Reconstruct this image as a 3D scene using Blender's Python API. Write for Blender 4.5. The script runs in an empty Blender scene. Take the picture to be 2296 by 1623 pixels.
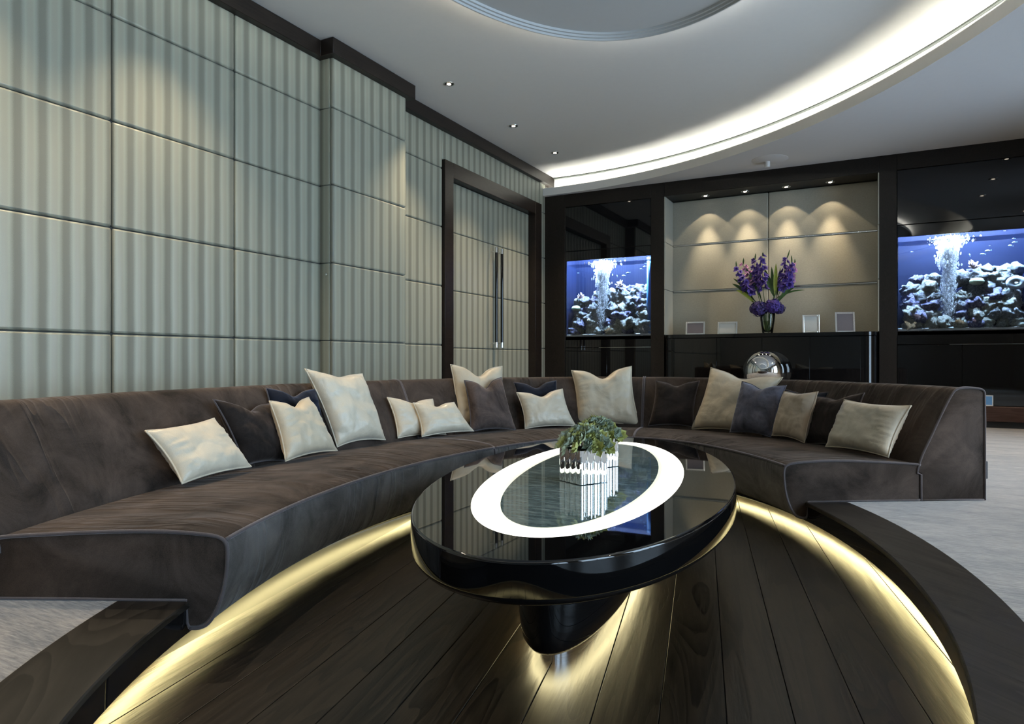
import bpy, bmesh, math, random
from math import sin, cos, pi, radians, sqrt, atan2, hypot, exp
from mathutils import Vector, Matrix, noise

random.seed(7)
C = bpy.context.scene.collection
scene = bpy.context.scene

# ---------------------------------------------------------------- camera
FPX, CXP, HYP, YAW, EYE = 1531.0, 1148.0, 806.0, radians(27.85), 0.8
cam_d = bpy.data.cameras.new('camera')
cam_d.sensor_width = 36.0
cam_d.lens = FPX / 2296.0 * 36.0
cam_d.shift_y = (HYP - 811.5) / 2296.0
cam_d.clip_start = 0.02
cam = bpy.data.objects.new('camera', cam_d)
cam.location = (0, 0, EYE)
cam.rotation_euler = (radians(90), 0, YAW)
C.objects.link(cam)
scene.camera = cam

# ---------------------------------------------------------------- daylight outside the windows, exposure
world = bpy.data.worlds.new('daylight')
world.use_nodes = True
bg = world.node_tree.nodes['Background']
bg.inputs[0].default_value = (0.59, 0.77, 1.0, 1)
bg.inputs[1].default_value = 11.5
scene.world = world
scene.view_settings.view_transform = 'Standard'
scene.view_settings.look = 'None'
scene.view_settings.gamma = 1.0
scene.view_settings.use_curve_mapping = False
scene.view_settings.exposure = 0.0
scene.cycles.max_bounces = 8
scene.cycles.diffuse_bounces = 4
scene.cycles.glossy_bounces = 5
scene.cycles.transmission_bounces = 4
scene.cycles.transparent_max_bounces = 24
scene.cycles.caustics_reflective = False
scene.cycles.caustics_refractive = False
scene.cycles.sample_clamp_indirect = 4.0

WARM = (1.0, 0.79, 0.53)
P_WALLWASH, P_COVE, P_HALO = 215.0, 58.0, 85.0
P_NICHE_HOT, P_NICHE_WIDE, P_TANK = 105.0, 11.0, 420.0
P_PIT, P_RING, P_PLINTH = 80.0, 2.2, 34.0

# ---------------------------------------------------------------- room frame
FWD = Vector((-sin(YAW), cos(YAW), 0)); RGT = Vector((cos(YAW), sin(YAW), 0)); UP = Vector((0, 0, 1))
EYEP = Vector((0, 0, EYE))
def ray(p): return FWD + RGT * ((p[0] - CXP) / FPX) - UP * ((p[1] - HYP) / FPX)
def on_z(p, z):
    r = ray(p); return EYEP + r * ((z - EYE) / r.z)
def on_y(p, y):
    r = ray(p); return EYEP + r * (y / r.y)
def on_plane(p, o, n):
    r = ray(p); return EYEP + r * ((o - EYEP).dot(n) / r.dot(n))

XA, XB, XC = -4.464, -4.317, -4.54      # the three planes of the panelled wall
YB = 9.70                                # front of the dark joinery
XR, YR = 3.5, -4.3                       # window wall, wall behind
ZC, ZH = 3.346, 3.68                     # lower and raised ceiling
PIT = -0.15                              # sunken floor
PHI = 0.2155                             # the oval pit is turned against the room
PU = Vector((cos(PHI), sin(PHI), 0)); PV = Vector((-sin(PHI), cos(PHI), 0))
PC = (-0.5, 2.89); PA, PB = 1.248, 2.35
def pit(u, v, z=0.0): return PU * u + PV * v + UP * z
def oval(t, s, z=0.0, c=PC, a=PA, b=PB):
    n = Vector((cos(t) / a, sin(t) / b)); n.normalize()
    return pit(c[0] + a * cos(t) + n.x * s, c[1] + b * sin(t) + n.y * s, z)
def oval_normal(t):
    n = Vector((cos(t) / PA, sin(t) / PB)); n.normalize()
    return PU * n.x + PV * n.y

# ---------------------------------------------------------------- mesh building
class MB:
    def __init__(self): self.v = []; self.f = []; self.uv = None
    def add(self, vs, fs):
        o = len(self.v); self.v += [Vector(p) for p in vs]; self.f += [tuple(i + o for i in f) for f in fs]; return self
    def box(self, lo, hi):
        x0, y0, z0 = lo; x1, y1, z1 = hi
        return self.add([(x0,y0,z0),(x1,y0,z0),(x1,y1,z0),(x0,y1,z0),(x0,y0,z1),(x1,y0,z1),(x1,y1,z1),(x0,y1,z1)],
                        [(3,2,1,0),(4,5,6,7),(0,1,5,4),(1,2,6,5),(2,3,7,6),(3,0,4,7)])
    def prism(self, poly, d):
        n = len(poly); d = Vector(d)
        return self.add([Vector(p) for p in poly] + [Vector(p) + d for p in poly],
                        [tuple(range(n))[::-1], tuple(range(n, 2 * n))] + [(i, (i+1) % n, n + (i+1) % n, n + i) for i in range(n)])
    def loft(self, rings, closed=True, loop=False, caps=False):
        m = len(rings[0]); vs = [p for r in rings for p in r]; fs = []
        k = len(rings)
        for i in range(k if loop else k - 1):
            j = (i + 1) % k
            for a in range(m if closed else m - 1):
                b = (a + 1) % m
                fs.append((i*m+a, i*m+b, j*m+b, j*m+a))
        if caps: fs += [tuple(range(m))[::-1], tuple(range((k-1)*m, k*m))]
        return self.add(vs, fs)
    def lathe(self, prof, c=(0,0,0), n=24, cap=True):
        c = Vector(c); rings = [[c + Vector((r*cos(2*pi*i/n), r*sin(2*pi*i/n), z)) for i in range(n)] for r, z in prof]
        return self.loft(rings, caps=cap)
    def tube(self, path, r, n=8, loop=False, caps=True):
        path = [Vector(p) for p in path]; rings = []; k = len(path); prev = None
        for i, p in enumerate(path):
            a = path[(i-1) % k] if (loop or i > 0) else p
            b = path[(i+1) % k] if (loop or i < k-1) else p
            d = (b - a)
            d = d.normalized() if d.length > 1e-9 else Vector((0,0,1))
            if prev is None:
                s = d.cross(UP)
                if s.length < 1e-3: s = d.cross(Vector((1,0,0)))
            else:
                s = prev - d * prev.dot(d)
            s.normalize(); prev = s; q = d.cross(s)
            rr = r[i] if isinstance(r, (list, tuple)) else r
            rings.append([p + (s*cos(2*pi*j/n) + q*sin(2*pi*j/n))*rr for j in range(n)])
        return self.loft(rings, loop=loop, caps=caps and not loop)
    def grid(self, nu, nv, fn, closed_u=False):
        vs = [fn(i/(nu if closed_u else nu-1), j/(nv-1)) for i in range(nu) for j in range(nv)]; fs = []
        for i in range(nu if closed_u else nu-1):
            for j in range(nv-1):
                k = (i+1) % nu
                fs.append((i*nv+j, k*nv+j, k*nv+j+1, i*nv+j+1))
        return self.add(vs, fs)
    def mesh(self, name, mat, origin=Vector((0,0,0)), smooth=False, angle=None):
        me = bpy.data.meshes.new(name)
        me.from_pydata([tuple(p - origin) for p in self.v], [], self.f)
        me.update()
        bm = bmesh.new(); bm.from_mesh(me); bmesh.ops.recalc_face_normals(bm, faces=bm.faces); bm.to_mesh(me); bm.free()
        if mat: me.materials.append(mat)
        if smooth or angle:
            for p in me.polygons: p.use_smooth = True
            if angle: me.set_sharp_from_angle(angle=radians(angle))
        return me
    def build(self, name, mat, parent=None, origin=None, smooth=False, angle=None, bevel=0, seg=2, label=None):
        if parent is not None: o0 = wloc(parent)
        elif origin is not None: o0 = Vector(origin)
        else: o0 = Vector((0,0,0))
        ob = bpy.data.objects.new(name, self.mesh(name, mat, o0, smooth, angle)); C.objects.link(ob)
        if parent is not None: ob.parent = parent
        else: ob.location = o0
        if bevel:
            m = ob.modifiers.new('edge', 'BEVEL'); m.width = bevel; m.segments = seg; m.limit_method = 'ANGLE'; m.angle_limit = radians(35)
            for p in ob.data.polygons: p.use_smooth = True
            ob.data.set_sharp_from_angle(angle=radians(60))
        if label: ob['label'] = label
        return ob
def wloc(o):
    l = o.location.copy()
    while o.parent: o = o.parent; l += o.location
    return l
def empty(name, loc, label, cat, group=None):
    o = bpy.data.objects.new(name, None); o.location = loc; o.empty_display_size = 0.05; C.objects.link(o)
    return tag(o, label, cat, group)
def tag(o, label=None, cat=None, group=None, kind=None):
    if label: o['label'] = label
    if cat: o['category'] = cat
    if group: o['group'] = group
    if kind: o['kind'] = kind
    return o
def struct(o, label, cat): return tag(o, label, cat, kind='structure')
def inst(name, me, parent, loc=(0,0,0), rot=(0,0,0), scale=(1,1,1)):
    o = bpy.data.objects.new(name, me); C.objects.link(o); o.location = loc; o.rotation_euler = rot; o.scale = scale
    if parent is not None: o.parent = parent
    return o
def lamp(name, kind, loc, energy, color, parent=None, rot=(0,0,0), **kw):
    l = bpy.data.lights.new(name, kind); l.energy = energy; l.color = color
    for k, w in kw.items(): setattr(l, k, w)
    o = bpy.data.objects.new(name, l); C.objects.link(o); o.rotation_euler = rot
    if parent is not None: o.parent = parent; o.location = Vector(loc) - wloc(parent)
    else: o.location = loc
    return o

# ---------------------------------------------------------------- materials
def new_mat(name):
    m = bpy.data.materials.new(name); m.use_nodes = True
    nt = m.node_tree; b = nt.nodes['Principled BSDF']; return m, nt, b
def N(nt, t, **kw):
    n = nt.nodes.new(t)
    for k, v in kw.items():
        if k.startswith('i_'):
            key = k[2:].replace('_', ' ')
            n.inputs[int(key) if key.isdigit() else key].default_value = v
        else: setattr(n, k, v)
    return n
def rgb(c): return (c[0], c[1], c[2], 1)
def plain(name, col, rough=0.5, metal=0.0, spec=0.5, coat=0.0, emit=None, estr=0.0, sheen=0.0, var=0.06, vscale=18.0, bump=0.0, bscale=60.0):
    m, nt, b = new_mat(name)
    b.inputs['Roughness'].default_value = rough; b.inputs['Metallic'].default_value = metal
    b.inputs['Specular IOR Level'].default_value = spec; b.inputs['Coat Weight'].default_value = coat
    b.inputs['Coat Roughness'].default_value = 0.02
    if sheen:
        b.inputs['Sheen Weight'].default_value = sheen; b.inputs['Sheen Roughness'].default_value = 0.35
    if emit:
        b.inputs['Emission Color'].default_value = rgb(emit); b.inputs['Emission Strength'].default_value = estr
    tc = N(nt, 'ShaderNodeNewGeometry')
    if var:
        no = N(nt, 'ShaderNodeTexNoise', i_Scale=vscale, i_Detail=3.0)
        nt.links.new(tc.outputs['Position'], no.inputs['Vector'])
        mx = N(nt, 'ShaderNodeMix', data_type='RGBA')
        mx.inputs[6].default_value = rgb([c*(1-var) for c in col]); mx.inputs[7].default_value = rgb([c*(1+var) for c in col])
        nt.links.new(no.outputs['Fac'], mx.inputs[0]); nt.links.new(mx.outputs[2], b.inputs['Base Color'])
    else: b.inputs['Base Color'].default_value = rgb(col)
    if bump:
        n2 = N(nt, 'ShaderNodeTexNoise', i_Scale=bscale, i_Detail=4.0)
        nt.links.new(tc.outputs['Position'], n2.inputs['Vector'])
        bp = N(nt, 'ShaderNodeBump', i_Strength=bump, i_Distance=0.01)
        nt.links.new(n2.outputs['Fac'], bp.inputs['Height']); nt.links.new(bp.outputs['Normal'], b.inputs['Normal'])
    return m
def glow(name, col, strength):
    m, nt, b = new_mat(name)
    b.inputs['Base Color'].default_value = rgb((0.8, 0.8, 0.8))
    b.inputs['Emission Color'].default_value = rgb(col); b.inputs['Emission Strength'].default_value = strength
    return m
def math_node(nt, op, a, b=None):
    n = N(nt, 'ShaderNodeMath', operation=op)
    for i, x in enumerate((a, b)):
        if x is None: continue
        if isinstance(x, (int, float)): n.inputs[i].default_value = x
        else: nt.links.new(x, n.inputs[i])
    return n.outputs[0]
def ramp(nt, fac, stops):
    r = N(nt, 'ShaderNodeValToRGB'); e = r.color_ramp.elements
    while len(e) < len(stops): e.new(0.5)
    for k, (p, c) in enumerate(stops):
        e[k].position = p; e[k].color = rgb(c) if len(c) == 3 else c
    nt.links.new(fac, r.inputs[0]); return r.outputs[0]

def stripe_fabric():
    m, nt, b = new_mat('striped_silk')
    g = N(nt, 'ShaderNodeNewGeometry'); s = N(nt, 'ShaderNodeSeparateXYZ'); nt.links.new(g.outputs['Position'], s.inputs[0])
    no = N(nt, 'ShaderNodeTexNoise', i_Scale=3.0, i_Detail=2.0); nt.links.new(g.outputs['Position'], no.inputs['Vector'])
    w = math_node(nt, 'ADD', s.outputs[0], s.outputs[1])
    w = math_node(nt, 'ADD', w, math_node(nt, 'MULTIPLY', no.outputs['Fac'], 0.012))
    ph = math_node(nt, 'SINE', math_node(nt, 'MULTIPLY', w, 2*pi/0.139))
    f = math_node(nt, 'ADD', math_node(nt, 'MULTIPLY', ph, 0.5), 0.5)
    no2 = N(nt, 'ShaderNodeTexNoise', i_Scale=220.0, i_Detail=3.0); nt.links.new(g.outputs['Position'], no2.inputs['Vector'])
    f2 = math_node(nt, 'ADD', f, math_node(nt, 'MULTIPLY', math_node(nt, 'SUBTRACT', no2.outputs['Fac'], 0.5), 0.35))
    col = ramp(nt, f2, [(0.12, (0.160, 0.160, 0.122)), (0.42, (0.250, 0.264, 0.208)), (0.72, (0.318, 0.328, 0.258)), (0.95, (0.292, 0.290, 0.226))])
    nt.links.new(col, b.inputs['Base Color'])
    rg = N(nt, 'ShaderNodeMapRange'); rg.inputs[3].default_value = 0.55; rg.inputs[4].default_value = 0.34
    nt.links.new(f, rg.inputs[0]); nt.links.new(rg.outputs[0], b.inputs['Roughness'])
    b.inputs['Specular IOR Level'].default_value = 0.6
    b.inputs['Sheen Weight'].default_value = 0.15
    h = math_node(nt, 'ADD', math_node(nt, 'MULTIPLY', f, 0.6), math_node(nt, 'MULTIPLY', no2.outputs['Fac'], 0.06))
    bp = N(nt, 'ShaderNodeBump', i_Strength=0.55, i_Distance=0.012); nt.links.new(h, bp.inputs['Height']); nt.links.new(bp.outputs['Normal'], b.inputs['Normal'])
    return m
def plain_fabric(name, col):
    m, nt, b = new_mat(name)
    g = N(nt, 'ShaderNodeNewGeometry')
    mp = N(nt, 'ShaderNodeMapping'); mp.inputs['Scale'].default_value = (40, 40, 120); nt.links.new(g.outputs['Position'], mp.inputs[0])
    no = N(nt, 'ShaderNodeTexNoise', i_Scale=2.0, i_Detail=4.0); nt.links.new(mp.outputs[0], no.inputs['Vector'])
    c = ramp(nt, no.outputs['Fac'], [(0.3, [x*0.88 for x in col]), (0.7, [x*1.08 for x in col])])
    nt.links.new(c, b.inputs['Base Color']); b.inputs['Roughness'].default_value = 0.55; b.inputs['Sheen Weight'].default_value = 0.2
    bp = N(nt, 'ShaderNodeBump', i_Strength=0.15, i_Distance=0.004); nt.links.new(no.outputs['Fac'], bp.inputs['Height']); nt.links.new(bp.outputs['Normal'], b.inputs['Normal'])
    return m
def wood(name, c0, c1, rough, along, scale=1.0, bump=0.12):
    m, nt, b = new_mat(name)
    g = N(nt, 'ShaderNodeNewGeometry')
    mp = N(nt, 'ShaderNodeMapping'); mp.inputs['Rotation'].default_value = (0, 0, -along); mp.vector_type = 'POINT'
    nt.links.new(g.outputs['Position'], mp.inputs[0])
    mp2 = N(nt, 'ShaderNodeMapping'); mp2.inputs['Scale'].default_value = (9*scale, 0.9*scale, 9*scale); nt.links.new(mp.outputs[0], mp2.inputs[0])
    oi = N(nt, 'ShaderNodeObjectInfo')
    ad = N(nt, 'ShaderNodeVectorMath', operation='ADD'); nt.links.new(mp2.outputs[0], ad.inputs[0])
    sc = N(nt, 'ShaderNodeVectorMath', operation='SCALE'); sc.inputs['Scale'].default_value = 37.0
    cb = N(nt, 'ShaderNodeCombineXYZ'); nt.links.new(oi.outputs['Random'], cb.inputs[1]); nt.links.new(oi.outputs['Random'], cb.inputs[2])
    nt.links.new(cb.outputs[0], sc.inputs[0]); nt.links.new(sc.outputs[0], ad.inputs[1])
    n1 = N(nt, 'ShaderNodeTexNoise', i_Scale=0.6, i_Detail=2.0, i_Distortion=0.6); nt.links.new(ad.outputs[0], n1.inputs['Vector'])
    rings = math_node(nt, 'FRACT', math_node(nt, 'MULTIPLY', n1.outputs['Fac'], 16.0))
    n2 = N(nt, 'ShaderNodeTexNoise', i_Scale=9.0, i_Detail=4.0); nt.links.new(ad.outputs[0], n2.inputs['Vector'])
    f = math_node(nt, 'ADD', math_node(nt, 'MULTIPLY', rings, 0.45), math_node(nt, 'MULTIPLY', n2.outputs['Fac'], 0.55))
    f = math_node(nt, 'ADD', f, math_node(nt, 'MULTIPLY', math_node(nt, 'SUBTRACT', oi.outputs['Random'], 0.5), 0.25))
    col = ramp(nt, f, [(0.2, c0), (0.75, c1)]); nt.links.new(col, b.inputs['Base Color'])
    b.inputs['Roughness'].default_value = rough; b.inputs['Specular IOR Level'].default_value = 0.28
    bp = N(nt, 'ShaderNodeBump', i_Strength=bump, i_Distance=0.004); nt.links.new(f, bp.inputs['Height']); nt.links.new(bp.outputs['Normal'], b.inputs['Normal'])
    return m
def velvet(name, col, tint, sheen=1.0, fold=True, nap=0.55, srough=0.38):
    m, nt, b = new_mat(name)
    tc = N(nt, 'ShaderNodeTexCoord'); g = N(nt, 'ShaderNodeNewGeometry')
    n1 = N(nt, 'ShaderNodeTexNoise', i_Scale=3.6, i_Detail=6.0, i_Roughness=0.66, i_Distortion=0.9); nt.links.new(g.outputs['Position'], n1.inputs['Vector'])
    n3 = N(nt, 'ShaderNodeTexNoise', i_Scale=420.0, i_Detail=2.0); nt.links.new(g.outputs['Position'], n3.inputs['Vector'])
    f = math_node(nt, 'ADD', math_node(nt, 'MULTIPLY', n1.outputs['Fac'], 0.75), math_node(nt, 'MULTIPLY', n3.outputs['Fac'], 0.25))
    c = ramp(nt, f, [(0.33, [x*(1-nap) for x in col]), (0.66, [x*(1+nap) for x in col])]); nt.links.new(c, b.inputs['Base Color'])
    b.inputs['Roughness'].default_value = 0.85; b.inputs['Specular IOR Level'].default_value = 0.15
    b.inputs['Sheen Roughness'].default_value = srough; b.inputs['Sheen Tint'].default_value = rgb(tint)
    sh = N(nt, 'ShaderNodeMapRange'); sh.inputs[1].default_value = 0.33; sh.inputs[2].default_value = 0.66
    sh.inputs[3].default_value = sheen*(1-nap*0.8); sh.inputs[4].default_value = sheen
    nt.links.new(f, sh.inputs[0]); nt.links.new(sh.outputs[0], b.inputs['Sheen Weight'])
    if fold:
        mp = N(nt, 'ShaderNodeMapping'); mp.inputs['Scale'].default_value = (5.5, 0.7, 1.0); nt.links.new(tc.outputs['UV'], mp.inputs[0])
        n2 = N(nt, 'ShaderNodeTexNoise', i_Scale=1.4, i_Detail=3.0, i_Distortion=0.5); nt.links.new(mp.outputs[0], n2.inputs['Vector'])
        rd = math_node(nt, 'POWER', math_node(nt, 'SUBTRACT', 1.0, math_node(nt, 'ABSOLUTE', math_node(nt, 'MULTIPLY', math_node(nt, 'SUBTRACT', n2.outputs['Fac'], 0.5), 5.0))), 3.0)
        nm = N(nt, 'ShaderNodeTexNoise', i_Scale=1.1, i_Detail=1.0); nt.links.new(tc.outputs['UV'], nm.inputs['Vector'])
        mk = N(nt, 'ShaderNodeMapRange'); mk.inputs[1].default_value = 0.40; mk.inputs[2].default_value = 0.60; nt.links.new(nm.outputs['Fac'], mk.inputs[0])
        rd = math_node(nt, 'MULTIPLY', rd, mk.outputs[0])
        bp = N(nt, 'ShaderNodeBump', i_Strength=0.9, i_Distance=0.02); nt.links.new(rd, bp.inputs['Height'])
        bp2 = N(nt, 'ShaderNodeBump', i_Strength=0.10, i_Distance=0.02); nt.links.new(n1.outputs['Fac'], bp2.inputs['Height']); nt.links.new(bp.outputs['Normal'], bp2.inputs['Normal'])
        nt.links.new(bp2.outputs['Normal'], b.inputs['Normal'])
    else:
        bp = N(nt, 'ShaderNodeBump', i_Strength=0.35, i_Distance=0.02); nt.links.new(n1.outputs['Fac'], bp.inputs['Height']); nt.links.new(bp.outputs['Normal'], b.inputs['Normal'])
    return m
def silk(name, col, rough=0.42, nap=0.10, spec=0.6):
    m, nt, b = new_mat(name)
    g = N(nt, 'ShaderNodeNewGeometry')
    n1 = N(nt, 'ShaderNodeTexNoise', i_Scale=7.0, i_Detail=4.0, i_Distortion=0.8); nt.links.new(g.outputs['Position'], n1.inputs['Vector'])
    n3 = N(nt, 'ShaderNodeTexNoise', i_Scale=330.0, i_Detail=2.0); nt.links.new(g.outputs['Position'], n3.inputs['Vector'])
    f = math_node(nt, 'ADD', math_node(nt, 'MULTIPLY', n1.outputs['Fac'], 0.6), math_node(nt, 'MULTIPLY', n3.outputs['Fac'], 0.4))
    c = ramp(nt, f, [(0.35, [x*(1-nap) for x in col]), (0.65, [x*(1+nap) for x in col])]); nt.links.new(c, b.inputs['Base Color'])
    b.inputs['Roughness'].default_value = rough; b.inputs['Specular IOR Level'].default_value = spec
    b.inputs['Sheen Weight'].default_value = 0.35; b.inputs['Sheen Roughness'].default_value = 0.4
    bp = N(nt, 'ShaderNodeBump', i_Strength=0.30, i_Distance=0.03); nt.links.new(n1.outputs['Fac'], bp.inputs['Height'])
    bp2 = N(nt, 'ShaderNodeBump', i_Strength=0.12, i_Distance=0.003); nt.links.new(n3.outputs['Fac'], bp2.inputs['Height']); nt.links.new(bp.outputs['Normal'], bp2.inputs['Normal'])
    nt.links.new(bp2.outputs['Normal'], b.inputs['Normal'])
    return m
def carpet():
    m, nt, b = new_mat('silk_carpet')
    g = N(nt, 'ShaderNodeNewGeometry')
    mp = N(nt, 'ShaderNodeMapping'); mp.inputs['Rotation'].default_value = (0, 0, radians(20)); mp.inputs['Scale'].default_value = (9, 64, 1); nt.links.new(g.outputs['Position'], mp.inputs[0])
    n1 = N(nt, 'ShaderNodeTexNoise', i_Scale=1.6, i_Detail=6.0, i_Roughness=0.72); nt.links.new(mp.outputs[0], n1.inputs['Vector'])
    mq = N(nt, 'ShaderNodeMapping'); mq.inputs['Rotation'].default_value = (0, 0, radians(20)); mq.inputs['Scale'].default_value = (1.2, 4.5, 1); nt.links.new(g.outputs['Position'], mq.inputs[0])
    n2 = N(nt, 'ShaderNodeTexNoise', i_Scale=1.5, i_Detail=5.0, i_Distortion=0.7); nt.links.new(mq.outputs[0], n2.inputs['Vector'])
    f = math_node(nt, 'ADD', math_node(nt, 'MULTIPLY', n1.outputs['Fac'], 0.68), math_node(nt, 'MULTIPLY', n2.outputs['Fac'], 0.32))
    c = ramp(nt, f, [(0.40, (0.07, 0.062, 0.055)), (0.50, (0.18, 0.161, 0.143)), (0.60, (0.30, 0.27, 0.24))]); nt.links.new(c, b.inputs['Base Color'])
    b.inputs['Roughness'].default_value = 0.8; b.inputs['Sheen Weight'].default_value = 0.5; b.inputs['Sheen Roughness'].default_value = 0.4
    bp = N(nt, 'ShaderNodeBump', i_Strength=0.4, i_Distance=0.006); nt.links.new(n1.outputs['Fac'], bp.inputs['Height']); nt.links.new(bp.outputs['Normal'], b.inputs['Normal'])
    return m
def see_through(name, tint=(1, 1, 1), gloss_rough=0.0, ior=1.45):
    m = bpy.data.materials.new(name); m.use_nodes = True; nt = m.node_tree; nt.nodes.clear()
    out = N(nt, 'ShaderNodeOutputMaterial'); t = N(nt, 'ShaderNodeBsdfTransparent'); t.inputs[0].default_value = rgb(tint)
    gl = N(nt, 'ShaderNodeBsdfGlossy'); gl.inputs['Roughness'].default_value = gloss_rough
    fr = N(nt, 'ShaderNodeFresnel'); fr.inputs[0].default_value = ior
    mx = N(nt, 'ShaderNodeMixShader'); nt.links.new(fr.outputs[0], mx.inputs[0]); nt.links.new(t.outputs[0], mx.inputs[1]); nt.links.new(gl.outputs[0], mx.inputs[2])
    nt.links.new(mx.outputs[0], out.inputs[0]); return m
def stone_inlay():
    m, nt, b = new_mat('slate_inlay')
    g = N(nt, 'ShaderNodeNewGeometry')
    mp = N(nt, 'ShaderNodeMapping'); mp.inputs['Rotation'].default_value = (0, 0, -YAW); mp.inputs['Scale'].default_value = (5, 26, 1); nt.links.new(g.outputs['Position'], mp.inputs[0])
    n1 = N(nt, 'ShaderNodeTexNoise', i_Scale=2.0, i_Detail=6.0, i_Roughness=0.7, i_Distortion=0.5); nt.links.new(mp.outputs[0], n1.inputs['Vector'])
    c = ramp(nt, n1.outputs['Fac'], [(0.3, (0.05, 0.085, 0.095)), (0.52, (0.13, 0.185, 0.19)), (0.72, (0.34, 0.42, 0.41))]); nt.links.new(c, b.inputs['Base Color'])
    b.inputs['Roughness'].default_value = 0.03; b.inputs['Specular IOR Level'].default_value = 0.6
    return m
def rock_mat(name, lo, mid, hi):
    m, nt, b = new_mat(name)
    tc = N(nt, 'ShaderNodeTexCoord')
    v = N(nt, 'ShaderNodeTexNoise', i_Scale=4.0, i_Detail=8.0, i_Roughness=0.78, i_Distortion=0.5); nt.links.new(tc.outputs['Object'], v.inputs['Vector'])
    c = ramp(nt, v.outputs['Fac'], [(0.34, lo), (0.5, mid), (0.66, hi)]); nt.links.new(c, b.inputs['Base Color'])
    b.inputs['Roughness'].default_value = 0.9
    bp = N(nt, 'ShaderNodeBump', i_Strength=1.0, i_Distance=0.05); nt.links.new(v.outputs['Fac'], bp.inputs['Height']); nt.links.new(bp.outputs['Normal'], b.inputs['Normal'])
    return m

M = {}
M['stripe'] = stripe_fabric()
M['niche_fabric'] = plain_fabric('niche_silk', (0.36, 0.36, 0.305))
M['wall_base'] = plain('wall_backing', (0.055, 0.055, 0.048), 0.8)
M['plaster'] = plain('plaster_paint', (0.70, 0.70, 0.685), 0.75, var=0.02)
M['plaster_low'] = plain('plaster_paint_outer', (0.64, 0.64, 0.65), 0.7, var=0.02)
M['espresso'] = wood('espresso_oak', (0.005, 0.004, 0.0032), (0.013, 0.010, 0.008), 0.45, 0, 1.0, 0.08)
M['crown'] = wood('dark_bronze_oak', (0.008, 0.006, 0.005), (0.018, 0.013, 0.010), 0.40, 0, 1.0, 0.05)
M['doorframe'] = wood('umber_oak', (0.009, 0.006, 0.0045), (0.020, 0.0135, 0.010), 0.36, 0, 1.0, 0.05)
M['gloss_black'] = plain('black_lacquer', (0.004, 0.004, 0.0045), 0.025, spec=0.5, var=0)
M['table_black'] = plain('black_piano_lacquer', (0.003, 0.003, 0.0033), 0.02, spec=0.6, var=0)
M['matt_black'] = plain('matt_black', (0.006, 0.006, 0.006), 0.6, var=0)
M['plank'] = wood('smoked_oak_plank', (0.0024, 0.0018, 0.0012), (0.019, 0.0138, 0.0088), 0.36, PHI, 1.0, 0.35)
M['plank'].node_tree.nodes['Principled BSDF'].inputs['Specular IOR Level'].default_value = 0.22
M['tread'] = wood('smoked_oak_tread', (0.007, 0.006, 0.005), (0.027, 0.023, 0.019), 0.42, PHI + 0.6, 0.8, 0.2)
M['carpet'] = carpet()
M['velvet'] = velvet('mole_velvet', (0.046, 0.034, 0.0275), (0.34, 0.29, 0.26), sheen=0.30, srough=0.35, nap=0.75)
M['velvet_front_lit'] = velvet('mole_velvet_lit_front', (0.088, 0.083, 0.080), (0.40, 0.40, 0.40), sheen=0.35, srough=0.4, nap=0.6)  # lighter copy of the sofa velvet, window light on seat fronts put into colour
M['velvet_blue'] = velvet('slate_velvet', (0.022, 0.024, 0.031), (0.28, 0.31, 0.38))
M['piping'] = velvet('mole_velvet_piping', (0.09, 0.078, 0.08), (0.5, 0.47, 0.5), fold=False, nap=0.2)
M['cream'] = silk('cream_silk', (0.60, 0.505, 0.365))
M['pale'] = silk('pale_champagne_silk', (0.64, 0.56, 0.43), 0.36)
M['tan'] = silk('tan_velvet', (0.42, 0.34, 0.25), 0.6, 0.12, 0.3)
M['dark_brown'] = velvet('chocolate_velvet', (0.020, 0.015, 0.013), (0.30, 0.25, 0.23), fold=False, nap=0.75)
M['mauve'] = velvet('mauve_velvet', (0.085, 0.063, 0.055), (0.50, 0.42, 0.40), fold=False, nap=0.7)
M['navy'] = velvet('ink_velvet', (0.007, 0.009, 0.016), (0.14, 0.18, 0.28), fold=False, nap=0.7)
M['slate'] = velvet('slate_blue_velvet', (0.10, 0.10, 0.13), (0.5, 0.52, 0.62), fold=False, nap=0.75)
M['chrome'] = plain('polished_chrome', (0.86, 0.87, 0.88), 0.03, 1.0, var=0)
M['mirror'] = plain('mirror_glass', (0.90, 0.93, 0.93), 0.012, 1.0, var=0)
M['silver'] = plain('silver_plate', (0.85, 0.84, 0.80), 0.12, 1.0, var=0)
M['glass'] = see_through('clear_glass', (0.95, 0.97, 0.96))
M['tank_glass'] = see_through('aquarium_glass', (0.93, 0.96, 1.0))
M['water'] = see_through('aquarium_water', (0.80, 0.90, 1.0), 0.0, 1.1)
M['inlay'] = stone_inlay()
M['cove_led'] = glow('cove_led_light', (1.0, 0.98, 0.86), P_COVE)
M['halo_led'] = glow('halo_led_light', (1.0, 0.97, 0.88), P_HALO)
M['pit_led'] = glow('pit_led_light', (1.0, 0.85, 0.40), P_PIT)
M['plinth_led'] = glow('plinth_led_light', (1.0, 0.86, 0.46), P_PLINTH)
M['ring_light'] = glow('ring_light_glass', (1.0, 0.96, 0.82), P_RING)
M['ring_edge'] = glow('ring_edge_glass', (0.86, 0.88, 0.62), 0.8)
M['bulb'] = glow('halogen_lens', (1.0, 0.88, 0.70), 14.0)
M['tank_lamp'] = glow('tank_lamp_tube', (0.75, 0.87, 1.0), 6.0)
M['tank_blue'] = plain('deep_blue_acrylic', (0.002, 0.0075, 0.040), 0.5, var=0.2, vscale=2.0)
M['sand'] = plain('white_reef_sand', (0.85, 0.86, 0.84), 0.9, bump=0.4, bscale=90)
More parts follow.
